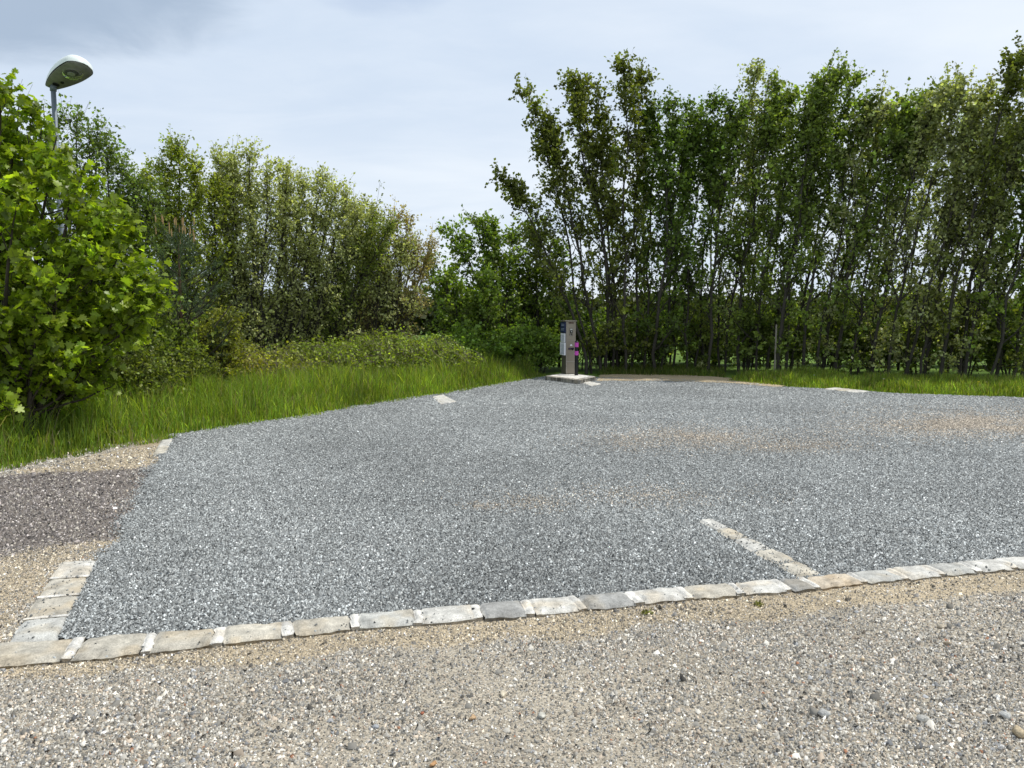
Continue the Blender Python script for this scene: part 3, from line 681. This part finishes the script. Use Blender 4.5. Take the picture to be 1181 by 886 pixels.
def disc(cx, cy, r, z0, z1, k=20, sy=1):
    V = [(cx+r*math.cos(2*math.pi*i/k), cy+sy*r*math.sin(2*math.pi*i/k), z) for z in (z0, z1) for i in range(k)]
    F = [(i, (i+1) % k, k+(i+1) % k, k+i) for i in range(k)]+[tuple(range(k, 2*k))]; return V, F
for nm, (V, F), m in (('lens_ring', disc(.42, 0, .115, -.014, -.022, sy=.9), DARKM), ('lens', disc(.42, .0, .055, -.022, -.030), LD2), ('latch', disc(.07, 0, .030, -.014, -.024, sy=1.6), DARKM),
                      ('sensor', disc(.17, .03, .022, -.014, -.024), DARKM)):
    o = lpart(nm, V, F, m); o.parent = lu
# clear bowl showing at the far edge
V = []; F = []
for i in range(8):
    t = i/7; 
    for j in range(24):
        a = 2*math.pi*j/24; r = math.cos(t*math.pi/2*.96); V.append((.46+.15*r*math.cos(a), .125*r*math.sin(a), -.016-.055*math.sin(t*math.pi/2*.96)))
for i in range(7):
    for j in range(24): F.append((i*24+j, i*24+(j+1) % 24, (i+1)*24+(j+1) % 24, (i+1)*24+j))
gl, gn, gll = mat('clear_bowl'); gb = gn['Principled BSDF']; gb.inputs['Transmission Weight'].default_value = .92; gb.inputs['Roughness'].default_value = .03; gb.inputs['IOR'].default_value = 1.15
lpart('clear_bowl', V, F, gl)

# ------------------------------------------------------------------ trees: right-hand row
def base(px, Y): x = (px-W0/2)/FPX*Y; return np.array((x*1.0, Y, -.02))
def bpt(px, Y):
    x = (px-W0/2)/FPX*(Y*cp+EYE*sp); return np.array((x, Y, -.02))
def tpt(px, py, Y): return at(px, py, Y)
ORD = ['first', 'second', 'third', 'fourth', 'fifth', 'sixth', 'seventh', 'eighth', 'ninth', 'tenth', 'eleventh', 'twelfth', 'thirteenth', 'fourteenth', 'fifteenth',
       'sixteenth', 'seventeenth', 'eighteenth', 'nineteenth', 'twentieth', 'twenty-first', 'twenty-second', 'twenty-third', 'twenty-fourth', 'twenty-fifth', 'twenty-sixth', 'twenty-seventh', 'twenty-eighth', 'twenty-ninth', 'thirtieth', 'thirty-first']
OL = (.11, .14, .032); DG = (.086, .142, .028); MG = (.12, .18, .038); SG = (.24, .28, .14); OG = (.135, .195, .048)
row = [  # [(base px, depth, top px, top py), ...], leaf colour, look
    ([(676, 19.4, 578, 188), (682, 19.6, 606, 92)], OL, 'leaning left'),
    ([(693, 19.6, 632, 122), (698, 19.9, 655, 66)], OL, 'tall and thin-topped'),
    ([(706, 20.0, 668, 84), (712, 20.4, 690, 90)], OL, 'with sparse olive leaves'),
    ([(722, 19.6, 718, 58), (728, 20.1, 738, 70)], OL, 'rising highest behind the pillar'),
    ([(742, 20.0, 752, 104)], DG, 'dark and leafy'),
    ([(756, 19.6, 772, 112), (762, 20.2, 790, 108)], DG, 'dark and dense'),
    ([(776, 20.6, 806, 118)], DG, 'dark with a straight trunk'),
    ([(792, 19.8, 826, 108), (800, 20.4, 842, 104)], DG, 'dark with a rounded top'),
    ([(816, 19.5, 856, 112)], MG, 'green and narrow'),
    ([(830, 20.2, 872, 68), (836, 20.0, 888, 78)], SG, 'with pale wispy leaders'),
    ([(852, 19.6, 896, 84), (858, 20.1, 912, 96)], OG, 'olive with a thin crown'),
    ([(872, 19.3, 932, 112)], OG, 'see-through in the middle'),
    ([(897, 18.9, 955, 72, .045), (884, 19.6, 946, 90)], OG, 'behind the pale wooden stake'),
    ([(906, 19.2, 968, 66), (912, 19.8, 986, 74)], OG, 'tall with a wind-bent top'),
    ([(926, 19.0, 1000, 104)], MG, 'green and slender'),
    ([(942, 18.8, 1014, 98), (948, 19.4, 1030, 112)], SG, 'with silvery leaves'),
    ([(962, 18.6, 1046, 108)], OG, 'with a rusty tinge high up'),
    ([(980, 18.6, 1062, 100), (990, 19.2, 1076, 92)], MG, 'green with twin leaders'),
    ([(1006, 18.3, 1092, 82), (1000, 18.9, 1088, 98)], SG, 'with silvery top shoots'),
    ([(1024, 18.2, 1112, 78)], SG, 'silvery and upright'),
    ([(1042, 17.9, 1128, 104), (1048, 18.4, 1142, 84)], SG, 'silvery and wind-swept'),
    ([(1062, 17.8, 1156, 112), (1066, 18.2, 1148, 130)], SG, 'pale grey-green and bushy'),
    ([(1084, 17.6, 1180, 40), (1092, 18.3, 1206, 60)], OL, 'dark, slanting to the right'),
    ([(1112, 17.4, 1214, 50), (1106, 17.9, 1190, 120)], SG, 'slanting and silvery'),
    ([(1140, 17.2, 1236, 96), (1148, 17.9, 1222, 120)], MG, 'at the right border, fanning out'),
    ([(1176, 17.1, 1262, 100), (1168, 17.6, 1246, 70)], OL, 'cut by the right border'),
    ([(1215, 17.0, 1300, 80)], MG, 'mostly beyond the right border'),
]
for k, (st, col, look) in enumerate(row):
    stems = []
    for s_ in st:
        bp_ = bpt(s_[0], s_[1]); tp = tpt(s_[2], s_[3]+(14 if col in (SG, OG) else 14), s_[1]-.2); stems.append((bp_, tp, s_[4]) if len(s_) > 4 else (bp_, tp, random.uniform(.026, .042)))
    thin = col is OL
    tree('slim_tree', '%s slim tree right of the service pillar, %s' % (ORD[k], look), 'tree', stems, 'slim trees in the row behind the bay',
         bark=BARK, nb=36 if thin else 40, bpow=.6, bt0=.15 if thin else .08, blen=1.45 if k < 3 else 1.4, nt=6, nl=10, ls=.088 if not col is SG else .078,
         col=col, clump=.35, skirt=3 if k < 3 else 6, wob=.085, bshape=1.0, shoots=7 if col in (SG, OG) else (4 if col is OL else 3), hue=(1.3, 1.1, .8) if thin else (1.3, 1.12, .85), bow=1.6)
# thinner back row, glimpsed between the trunks
for k in range(14):
    x = 700+k*37+random.uniform(-10, 10); Y = 21.8-.17*k/1.0*.9+random.uniform(0, .7)
    bp_ = bpt(x, Y); xt = x+(x-660)*.10+random.uniform(-12, 12); yt = random.uniform(128, 175)
    tree('slim_tree', 'slim dark sapling half hidden in the rear of the right-hand row', 'tree', [(bp_, tpt(xt, yt, Y), .03)], 'saplings behind the slim trees',
         nb=32, bt0=.12, bpow=.6, blen=.85, nl=10, ls=.085, col=(DG, MG, OG)[k % 3], skirt=4, wob=.05)
# low shrubs between the trunks
shr = [(716, 20.8, 1.5), (760, 20.9, 1.9), (812, 20.8, 1.7), (858, 20.2, 2.0), (905, 20.6, 1.6), (958, 20.2, 2.0), (1010, 19.8, 1.5), (1060, 19.4, 2.1), (1112, 18.9, 1.7), (1165, 18.6, 2.0), (1215, 18.4, 1.9)]
def shrub(label, px, Y, h, w, col, ls=.06, ns=7, nl=9, group=None, leafm=LEAF, bark=BARK, nb=16, hue=None, blen=.55, tl=.3, cat='shrub', name='shrub', z0=0, tmpl=DIAMOND, nt=5):
    b = bpt(px, Y); st = []
    for j in range(ns):
        a = random.random()*6.28; r = w*math.sqrt(random.random()); hh = h*(1-.45*(r/w)**2)*random.uniform(.8, 1.05)
        st.append((b+np.array((r*.3*math.cos(a), r*.3*math.sin(a), z0)), b+np.array((r*math.cos(a), r*math.sin(a), z0+hh)), .014))
    return tree(name, label, cat, st, group, bark=bark, leafm=leafm, nb=nb, bt0=.08, blen=blen, ba=(30, 75), nt=nt, tl=tl, nl=nl, ls=ls, col=col, hue=hue, wob=.08, bshape=.4, tmpl=tmpl)
for k, (x, Y, h) in enumerate(shr):
    shrub('low dark shrub %s in the undergrowth of the right-hand trees' % ['nearest the service pillar', 'second from the pillar', 'third from the pillar', 'fourth from the pillar', 'fifth from the pillar',
          'sixth from the pillar', 'seventh from the pillar', 'eighth from the pillar', 'ninth from the pillar', 'tenth from the pillar', 'at the far right end'][k], x, Y, h, .75, (DG, MG, OG)[k % 3], ls=.075, ns=6, nb=13, group='undergrowth shrubs')

for k in range(9):
    x = 690+k*66+random.uniform(-9, 9)
    shrub('dense dark bush filling the rear of the right-hand tree row', x, 23.3-.16*k, random.uniform(1.0, 1.6), .95, (DG, MG, DG)[k % 3], ls=.095, ns=7, nb=13, nl=10, group='bushes behind the right-hand trees')
# ------------------------------------------------------------------ middle: green hazel-like trees left of the pillar
HZ = (.12, .20, .035)
tree('bushy_tree', 'fresh green bushy tree left of the service pillar, leaning left', 'tree', [(bpt(585, 21), tpt(522, 262, 20.6), .05), (bpt(590, 21), tpt(545, 248, 21), .05), (bpt(598, 21.2), tpt(566, 262, 21), .045)],
     nb=40, bt0=.1, blen=1.15, ba=(28, 62), nl=9, ls=.09, col=HZ, skirt=6)
tree('bushy_tree', 'dark green bushy tree directly behind the service pillar', 'tree', [(bpt(612, 21.6), tpt(590, 275, 21.4), .05), (bpt(622, 21.6), tpt(618, 262, 21.4), .05), (bpt(645, 21.8), tpt(640, 285, 21.6), .04)],
     nb=44, bt0=.06, blen=1.15, ba=(28, 62), nl=9, ls=.09, col=(.10, .165, .03), skirt=10)
tree('bushy_tree', 'green rounded bushy tree at the right end of the silvery thicket', 'tree', [(bpt(540, 20), tpt(502, 300, 19.6), .04), (bpt(545, 20), tpt(520, 330, 20), .04), (bpt(552, 20), tpt(556, 318, 19.8), .04)],
     nb=40, bt0=.05, blen=1.0, ba=(28, 65), nl=9, ls=.085, col=HZ, skirt=8)
shrub('low bright shrub behind the plinth of the service pillar', 622, 19.9, 1.3, .8, (.12, .21, .04), ls=.08, ns=7)
shrub('low green shrub at the foot of the fresh green bushy tree', 575, 19.6, 1.2, .9, (.12, .22, .04), ls=.08, ns=8)
shrub('low green shrub between the bramble mounds and the bushy trees', 528, 18.8, 1.1, .9, (.12, .22, .04), ls=.08, ns=8)
shrub('tall dark shrub behind the service pillar among the first trunks', 668, 21.0, 1.9, .9, (.08, .14, .03), ls=.08, ns=8)

# ------------------------------------------------------------------ left: willow and poplar thicket
WL = (.36, .39, .19); GW = (.20, .27, .05); BR = (.27, .26, .14)
thick = [
    ([(196, 15.5, 186, 168), (204, 15.7, 205, 146), (212, 15.6, 226, 166)], GW, 'yellow-green willow, tallest of the left thicket', 50, 9),
    ([(232, 16.2, 166, 178), (240, 16, 246, 178)], GW, 'yellow-green willow right of the tallest one', 48, 9),
    ([(285, 16.4, 252, 158), (292, 16.6, 268, 154)], WL, 'silvery thin-leaved tree with the left of the pale leaders', 44, 7),
    ([(300, 16.6, 288, 150), (306, 16.4, 308, 166)], WL, 'silvery tree with the highest pale leader', 44, 7),
    ([(315, 16.8, 334, 172), (320, 17, 350, 184)], WL, 'silvery tree in the middle of the thicket', 42, 7),
    ([(326, 17, 372, 180), (332, 17.2, 388, 196)], WL, 'silvery tree leaning right out of the thicket', 42, 7),
    ([(340, 17.2, 402, 196), (346, 17.3, 412, 226)], WL, 'silvery tree with a single thin top shoot', 40, 7),
    ([(352, 17.6, 432, 222), (358, 17.7, 448, 240)], OG, 'olive tree leaning far right in the thicket', 42, 7),
    ([(412, 18.6, 458, 226), (420, 18.6, 474, 232)], BR, 'brownish tree with many bare twigs', 40, 6),
    ([(440, 18.8, 484, 248), (446, 19, 496, 262)], BR, 'thin brownish tree beside the fresh green bushy one', 40, 7),
    ([(270, 17.5, 228, 200), (275, 17.8, 290, 210)], OG, 'olive tree in the rear of the thicket', 46, 8),
    ([(395, 18, 408, 212), (402, 18.2, 430, 224)], WL, 'silvery willow filling out the right shoulder of the thicket', 46, 8),
    ([(432, 18.2, 446, 246), (440, 18.4, 470, 256)], WL, 'low silvery willow in front of the brownish trees', 46, 8),
    ([(240, 16.8, 262, 200), (330, 17.4, 330, 196)], WL, 'silvery willow filling the heart of the thicket', 46, 8),
    ([(380, 19, 360, 250), (390, 19.2, 420, 262)], OG, 'lower olive tree filling the rear of the thicket', 46, 8),
]
for st, col, lab, nb_, nl_ in thick:
    stems = [(bpt(a, Y), tpt(tx, ty+24, Y-.2), random.uniform(.028, .045)) for a, Y, tx, ty in st]
    tree('thicket_tree', lab, 'tree', stems, 'trees of the left thicket', bark=BARK if col is not BR else TWIG, leafm=LEAFS if col is WL else LEAF, nb=nb_, bt0=.06, blen=1.05, ba=(18, 48), up=.10, nt=6, tl=.34, nl=int(nl_*1.35), ls=.064,
         col=col, clump=.25, skirt=6, wob=.06, aspect=.6 if col is not WL else .7, bow=1.1, shoots=7 if col is WL else 3, bshape=.9, hue=(1.15, 1.08, .9) if col is WL else None)
# small-leaved saplings behind the maple
for a, Y, tx, ty, lab in ((96, 13.6, 88, 134, 'dark-leaved sapling top just right of the lamp pole'), (120, 13.9, 112, 150, 'thin sapling with two bare tips right of the lamp'), (150, 14.3, 140, 190, 'small-leaved sapling between maple and willow'),
                          (70, 13.4, 50, 122, 'sapling top peeping out left of the lamp pole'), (135, 14.5, 165, 210, 'leafy sapling filling the gap behind the maple')):
    tree('sapling', lab, 'tree', [(bpt(a, Y), tpt(tx, ty, Y), .03), (bpt(a+8, Y), tpt(tx+14, ty+18, Y), .025)], 'saplings behind the maple', nb=40, bt0=.1, blen=.8, nl=7, ls=.06, col=(.11, .18, .05), skirt=4)

# ------------------------------------------------------------------ young pine
def pine():
    b = bpt(212, 13.2); tp = tpt(206, 282, 13.2); root = empty('young_pine', b); tag(root, 'young pine with upright tan candles between maple and thicket', 'tree')
    P, R = stem(b, tp, .05, wob=.015); v, f = tubes(P[None], R[None], 8); npmesh('trunk', v, [f], pm('pine_bark', (.10, .055, .035), .9, 0, 25, .4, .5), None, root, b, True)
    B, BR_, t = grow(P[None], R[None], 46, .12, .98, 50, 75, lambda t: .95*(1-t)**.7+.18, .14, 6, .05); BR_ = np.clip(BR_, .004, .012)
    T, TR, _ = grow(B, BR_, 6, .25, 1, 25, 55, lambda t: .22*np.ones_like(t), .1, 4, .08); TR = np.clip(TR, .003, .005)
    V, F, _ = join([(*tubes(B, BR_, 4), None), (*tubes(T, TR, 3), None)]); npmesh('branches', V, F, BARKD, None, root, b)
    ndl = (np.array([(0, .05, 0), (1, 0, 0), (0, -.05, 0)]), np.array([(0, 1, 2)]))
    def needles(Q, per, size):
        M, n, _ = Q.shape; N = M*per; pi = np.repeat(np.arange(M), per); t = rng.random(N); f = t*(n-1); i = np.minimum(f.astype(int), n-2); fr = (f-i)[:, None]
        pos = Q[pi, i]*(1-fr)+Q[pi, i+1]*fr; Tn = unit(Q[pi, i+1]-Q[pi, i]); out = unit(rng.normal(size=(N, 3))+Tn*1.3); side = unit(np.cross(out, rng.normal(size=(N, 3))))
        s_ = size*(.7+.6*rng.random(N))[:, None]; w = .0022
        V = np.stack([pos+side*w, pos+out*s_, pos-side*w], 1).reshape(-1, 3); c = np.array((.085, .13, .06))*np.exp(.25*rng.normal(size=N))[:, None]
        return V, np.arange(3*N).reshape(-1, 3), np.repeat(c, 3, axis=0)
    V, F, C = join([needles(T, 60, .075), needles(B, 70, .07)]); npmesh('needles', V, F, leafmat('needle', .15), C, root, b)
    cm = pm('candle_tan', (.36, .24, .11), .8); tips = T[:, -1][np.argsort(-T[:, -1, 2]+.25*rng.random(len(T)))][:26]
    for tq in tips:
        up_ = np.stack([tq, tq+np.array((0, 0, .07)), tq+np.array((0, 0, .13))])[None]; v, f = tubes(up_, np.array([(.009, .010, .003)]), 5)
        npmesh('candle', v, [f], cm, None, root, b)
pine()
YG = (.15, .19, .035)
shrub('yellow-green shrub right of the young pine', 262, 13.9, 1.7, .55, YG, ls=.055, ns=7, nb=15)
shrub('dull green shrub at the foot of the young pine', 190, 12.6, .95, .7, (.12, .17, .04), ls=.05, ns=9)
shrub('dull green shrub under the right side of the maple', 150, 11.6, 1.0, .7, (.12, .17, .04), ls=.05, ns=8)
shrub('leafy shrub filling the space between maple and young pine', 168, 12.4, 1.9, .8, (.13, .20, .04), ls=.065, ns=9, nb=15)
shrub('grey-green shrub in front of the thicket beside the pine', 240, 14.6, 1.5, .8, (.13, .17, .06), ls=.055, ns=8)

# ------------------------------------------------------------------ maple on the left
MP = (.155, .238, .022)
mst = [(-40, 9.3, -60, 110), (-20, 9.4, 0, 98), (0, 9.7, 22, 112), (20, 9.9, 48, 140), (-30, 9.9, -20, 90), (10, 9.6, 32, 150), (30, 9.5, 66, 150), (40, 9.2, 98, 182), (55, 9.6, 128, 268), (60, 9.3, 150, 340), (70, 9.5, 162, 322), (70, 9.4, 150, 355), (50, 9.8, 120, 225), (60, 9.9, 152, 262), (20, 10.1, 20, 140), (45, 8.8, 40, 350), (30, 8.9, 84, 300), (-10, 8.8, 20, 230), (-60, 9.2, -110, 150), (50, 9.0, 70, 395), (0, 8.7, -10, 380)]
stems = [(bpt(a*.6+5, Y), tpt(tx, ty+6, Y), .035) for a, Y, tx, ty in mst]
tree('maple', 'broad-leaved maple with bright yellow-green leaves at the left border', 'tree', stems, bark=BARKD, leafm=LEAFM, nb=15, bt0=.12, blen=.72, ba=(25, 70), nt=6, tl=.26, nl=8, ls=.072, col=MP, cvar=.32,
     tmpl=MAPLE, clump=.22, aspect=1.0, hue=(1.45, 1.15, .8), upn=.9, wob=.06, bshape=.35, bpow=.9)

# ------------------------------------------------------------------ bramble mounds along the grass
def mound(label, px, Y, rx, ry, h, col, n=900, ls=.055, nl=7, hue=None):
    b = bpt(px, Y); root = empty('bramble', b); tag(root, label, 'bramble', 'bramble mounds in front of the thicket')
    # arching canes rising from the ground over a rounded body
    a = rng.random(n)*2*np.pi; r = np.sqrt(rng.random(n)); x0 = r*rx*np.cos(a)*.95; y0 = r*ry*np.sin(a)*.95; m = 6; t = np.linspace(0, 1, m)
    d = unit(rng.normal(size=(n, 3))*np.array((1, 1, .3))); L = .35+.55*rng.random(n)**2
    hz = h*np.sqrt(np.clip(1-r**2*.85, 0, 1))*(.75+.45*fbm(x0*1.5+5, y0*1.5+5, 3))
    Q = np.zeros((n, m, 3)); s_ = (hz*(.35+.65*rng.random(n)))
    for k in range(m):
        Q[:, k, 0] = b[0]+x0+d[:, 0]*L*t[k]; Q[:, k, 1] = b[1]+y0+d[:, 1]*L*t[k]; Q[:, k, 2] = np.maximum(.02, s_*(1-.0*t[k])+.30*(.3+np.sin(np.arange(n)*1.7)**4)*np.sin(t[k]*2.6)-.12*t[k]**2)
    cn = rng.random(n) < .25; G = np.zeros((cn.sum(), 5, 3)); tt = np.linspace(0, 1, 5)
    for k in range(5): G[:, k] = Q[cn, 0]*tt[k]**.6+np.array((b[0], b[1], 0))*0+np.stack([Q[cn, 0, 0]*(1-tt[k]**.6), Q[cn, 0, 1]*(1-tt[k]**.6), 0*Q[cn, 0, 0]], 1)
    G[:, :, 2] = Q[cn, 0, 2][:, None]*tt[None]
    V, F, _ = join([(*tubes(Q, np.full((n, m), .003), 3), None), (*tubes(G, np.full((cn.sum(), 5), .004), 3), None)]); npmesh('canes', V, F, TWIG, None, root, b)
    V, F, C = leaves(Q, nl*2, ls, OVAL, col, .22, tmin=0, jit=.05, clump=.3, up=.8, hue=hue); npmesh('leaves', V, [F], LEAF, C, root, b)
BG = (.17, .25, .045)
mound('bramble mound at the foot of the thicket right of the pine', 300, 15.0, 1.1, .8, .75, (.19, .24, .05), 500)
mound('long bramble mound under the silvery trees', 372, 16.2, 1.4, .9, .9, BG, 800)
mound('highest bramble mound, bright green, left of the bushy trees', 446, 17.0, 1.3, .9, 1.08, BG, 800)
mound('bramble mound running down to the tall grass by the bushy trees', 500, 17.6, 1.0, .8, .85, BG, 600)
mound('low bramble mound with yellowish leaves beside the pine', 262, 14.2, .8, .6, .6, (.2, .22, .04), 400)
# dead bent stalks
def dead():
    b = bpt(285, 14.9); n = 60; Q = np.zeros((n, 6, 3)); x = rng.uniform(-.7, .7, n); y = rng.uniform(-.3, .3, n); a = rng.uniform(-1.2, 1.2, n)
    for k in range(6):
        t = k/5; Q[:, k, 0] = b[0]+x+np.sin(a)*t*.6; Q[:, k, 1] = b[1]+y-.2*t; Q[:, k, 2] = .15+.75*np.sin(t*1.9)*np.cos(a)*.9
    v, f = tubes(Q, np.full((n, 6), .0045), 3); o = npmesh('dead_stalks', v, [f], pm('dead_stalk', (.34, .30, .22), .9), None, None, b); tag(o, 'tangle of pale dead stalks under the thicket right of the pine', 'dead stalks', kind='stuff')
dead()

# ------------------------------------------------------------------ far hedge across the field
def hedge(name, label, x0, x1, y, h, n, col, ls=.35):
    x = rng.uniform(x0, x1, n); hh = h*(.72+.5*fbm(x*.10+9, x*0+1, 4, 5)); z = hh*rng.random(n)**.7; yy = y+rng.uniform(-1.5, 1.5, n)+.02*np.abs(x)
    Q = np.stack([x, yy, z], 1)[:, None]+unit(rng.normal(size=(n, 1, 3)))*np.linspace(0, .6, 3)[None, :, None]
    V, F, C = leaves(Q, 7, ls, DIAMOND, col, .2, tmin=0, jit=.3, clump=.35); o = npmesh(name, V, [F], LEAF, C); tag(o, label, 'hedge', kind='stuff')
hedge('far_hedge', 'dark distant hedge across the field behind the trees', -60, 75, 52, 2.3, 9000, (.055, .075, .03), .42)

# ------------------------------------------------------------------ grass
def blades(X, Y, H, w, col, seedc=0, lean=.35, zb=-.01):
    n = len(X); a = rng.random(n)*2*np.pi; l = lean*np.abs(rng.normal(size=n))*H; dx, dy = np.cos(a)*l, np.sin(a)*l; fa = rng.random(n)*np.pi; wx, wy = np.cos(fa)*w, np.sin(fa)*w
    lv = []
    for t, ww in ((0, 1), (.45, .85), (.8, .5)):
        cx = X+dx*t*t; cy = Y+dy*t*t; cz = zb+H*(t-.12*t*t*(l/H))
        lv += [np.stack([cx-wx*ww, cy-wy*ww, cz], 1), np.stack([cx+wx*ww, cy+wy*ww, cz], 1)]
    lv.append(np.stack([X+dx, Y+dy, zb+H*(1-.25*(l/H))], 1)); V = np.stack(lv, 1).reshape(-1, 3); o = np.arange(n)[:, None, None]*7
    Q = (o+np.array([(0, 1, 3, 2), (2, 3, 5, 4)])[None]).reshape(-1, 4); T = (o+np.array([(4, 5, 6)])[None]).reshape(-1, 3)
    cc = np.asarray(col)[None]*np.exp(.38*rng.normal(size=n))[:, None]*(.55+.9*fbm(X*1.2+50, Y*1.2, seedc))[:, None]; y = rng.random((n, 1)); cc = cc*(1+(np.array((1.7, 1.15, .8))-1)*y*y)
    dead_ = rng.random(n) < .09; cc[dead_] = np.array((.30, .26, .14))
    return V, Q, T, np.repeat(cc, 7, axis=0)
GL = np.array([gp(*p)[:2] for p in GRASS_L]); 
def grass_strip(name, label, edge, depth, dens, hmin, hmax, col, w=.0045, ramp=.35, y_lim=None, rag=.12):
    E = np.array([gp(*p)[:2] for p in edge]); seg = np.diff(E, axis=0); L = np.linalg.norm(seg, axis=1); n = int(L.sum()*depth*dens); c = np.concatenate([[0], np.cumsum(L)])
    s_ = rng.random(n)*c[-1]; i = np.clip(np.searchsorted(c, s_)-1, 0, len(L)-1); t = ((s_-c[i])/L[i])[:, None]; T = seg[i]/L[i][:, None]; N = np.stack([-T[:, 1], T[:, 0]], 1); 
    d = rng.random(n)*depth; d = d-rag*fbm(s_*2.5, s_*0, 8)*1.0+.04; P = E[i]+seg[i]*t+N*d[:, None]
    tuft = fbm(P[:, 0]*3, P[:, 1]*3, 12); H = (hmin+(hmax-hmin)*np.clip(d/ramp, .0, 1))*(.3+1.3*tuft)*(.55+.7*rng.random(n)); keep = rng.random(n) < (.45+1.0*tuft); keep |= d > .3
    P, H = P[keep], np.maximum(H[keep], .03)
    V, Q, T_, C = blades(P[:, 0], P[:, 1], H, w, col); o = npmesh(name, V, [Q, T_], GRASSM, C); tag(o, label, 'grass', kind='stuff'); print(name, len(P)); return o
GC = (.145, .232, .038)
grass_strip('tall_grass', 'tall bright grass along the left edge of the bay', GRASS_L[1:], 4.3, 1500, .07, .50, GC, .0055, ramp=.7, rag=.34)
grass_strip('short_grass', 'shorter grass strip under the right-hand trees', [(838, 440), (900, 446), (960, 449), (1040, 454), (1181, 459), (1330, 464)], 2.6, 1500, .06, .24, GC, .006)
grass_strip('sparse_grass', 'sparse weedy grass on the sandy edge right of the plinth', [(688, 433), (760, 434.5), (838, 436)], 3.0, 900, .04, .17, (.07, .12, .02), .006)
# sandy strip behind the far right of the plinth
def sandfn(X, Y): return np.tile(np.array((.42, .34, .22)), (len(X), 1))*(.8+.4*fbm(X*3, Y*3, 91))[:, None]
SP = [(688, 440.5), (760, 440.5), (842, 443), (900, 448), (905, 446), (845, 437.5), (800, 434), (740, 432.5), (692, 433.5)]
def spmask(X, Y):
    px, py = proj(np.stack([X, Y, X*0], 1)); return inpoly(px, py+1.5*(fbm(X*3, Y*3, 5)-.5), SP)
o = grid_sheet('sand_strip', 1.5, 8, 14, 20.5, .06, BAYZ+.008, GM_TRACK, sandfn, spmask, .01); tag(o, kind='structure')
st_ = bpt(893, 18.5); stake = empty('wooden_stake', st_); tag(stake, 'pale weathered wooden stake standing at the grass edge among the right-hand trunks', 'stake')
WD = pm('weathered_wood', (.22, .20, .165), .9, 0, 22, .35, .4)
sv, sf = tubes(np.array([[(0, 0, 0), (.004, 0, .4), (.010, .005, .9), (.012, .005, 1.25)]]), np.array([(.022, .022, .021, .020)]), 10); npmesh('post', sv, [sf], WD, None, stake, None, True)
bobj('tip', cyl(.020, 1.249, 1.29, .012, .005, 10, .006), WD, stake)
# dandelions / little weeds by the kerb
def weed(label, px, py, s):
    p = gp(px, py); n = 16; Q = np.zeros((n, 3, 3)); a = rng.random(n)*6.28
    for k in range(3): Q[:, k] = p+np.stack([np.cos(a)*s*k/2, np.sin(a)*s*k/2, np.full(n, s*.7*k/2)*rng.random(n)], 1)
    V, F, C = leaves(Q, 4, .016, DIAMOND, (.13, .15, .06), .3, tmin=0, jit=.004); o = npmesh('weed', V, [F], LEAF, C, None, p); tag(o, label, 'weed')
weed('small weed growing against the kerb right of centre', 874, 698, .03); weed('tiny weed at the kerb left of the first one', 746, 708, .026)
def flower(label, px, py, col):
    p = gp(px, py); root = empty('flower', p); tag(root, label, 'flower'); h = .2
    v, f = tubes(np.array([[(0, 0, 0), (.005, 0, h*.5), (.012, 0, h)]], float), np.full((1, 3), .003), 4); npmesh('stem', v, [f], pm('flower_stem', (.08, .14, .03), .8), None, root)
    a = np.linspace(0, 2*np.pi, 13)[:-1]; V = [(0.012, 0, h+.004)]+[(.012+(.022 if k % 2 else .014)*math.cos(t), (.022 if k % 2 else .014)*math.sin(t), h+.010) for k, t in enumerate(a)]+[(.012, 0, h-.006)]
    F = [(0, 1+k, 1+(k+1) % 12) for k in range(12)]+[(13, 1+(k+1) % 12, 1+k) for k in range(12)]; npmesh('blossom', np.array(V), [np.array(F)], pm('petal', col, .7), None, root)
flower('single yellow dandelion in the grass near the right border', 1127, 452.5, (.75, .55, .02))
flower('yellow dandelion in the grass below the trees', 1058, 450.5, (.7, .6, .1))
flower('small white flower in the grass left of the dandelions', 1018, 448.5, (.75, .75, .7))
flower('small white flower at the left start of the right grass strip', 938, 443.5, (.75, .75, .7))
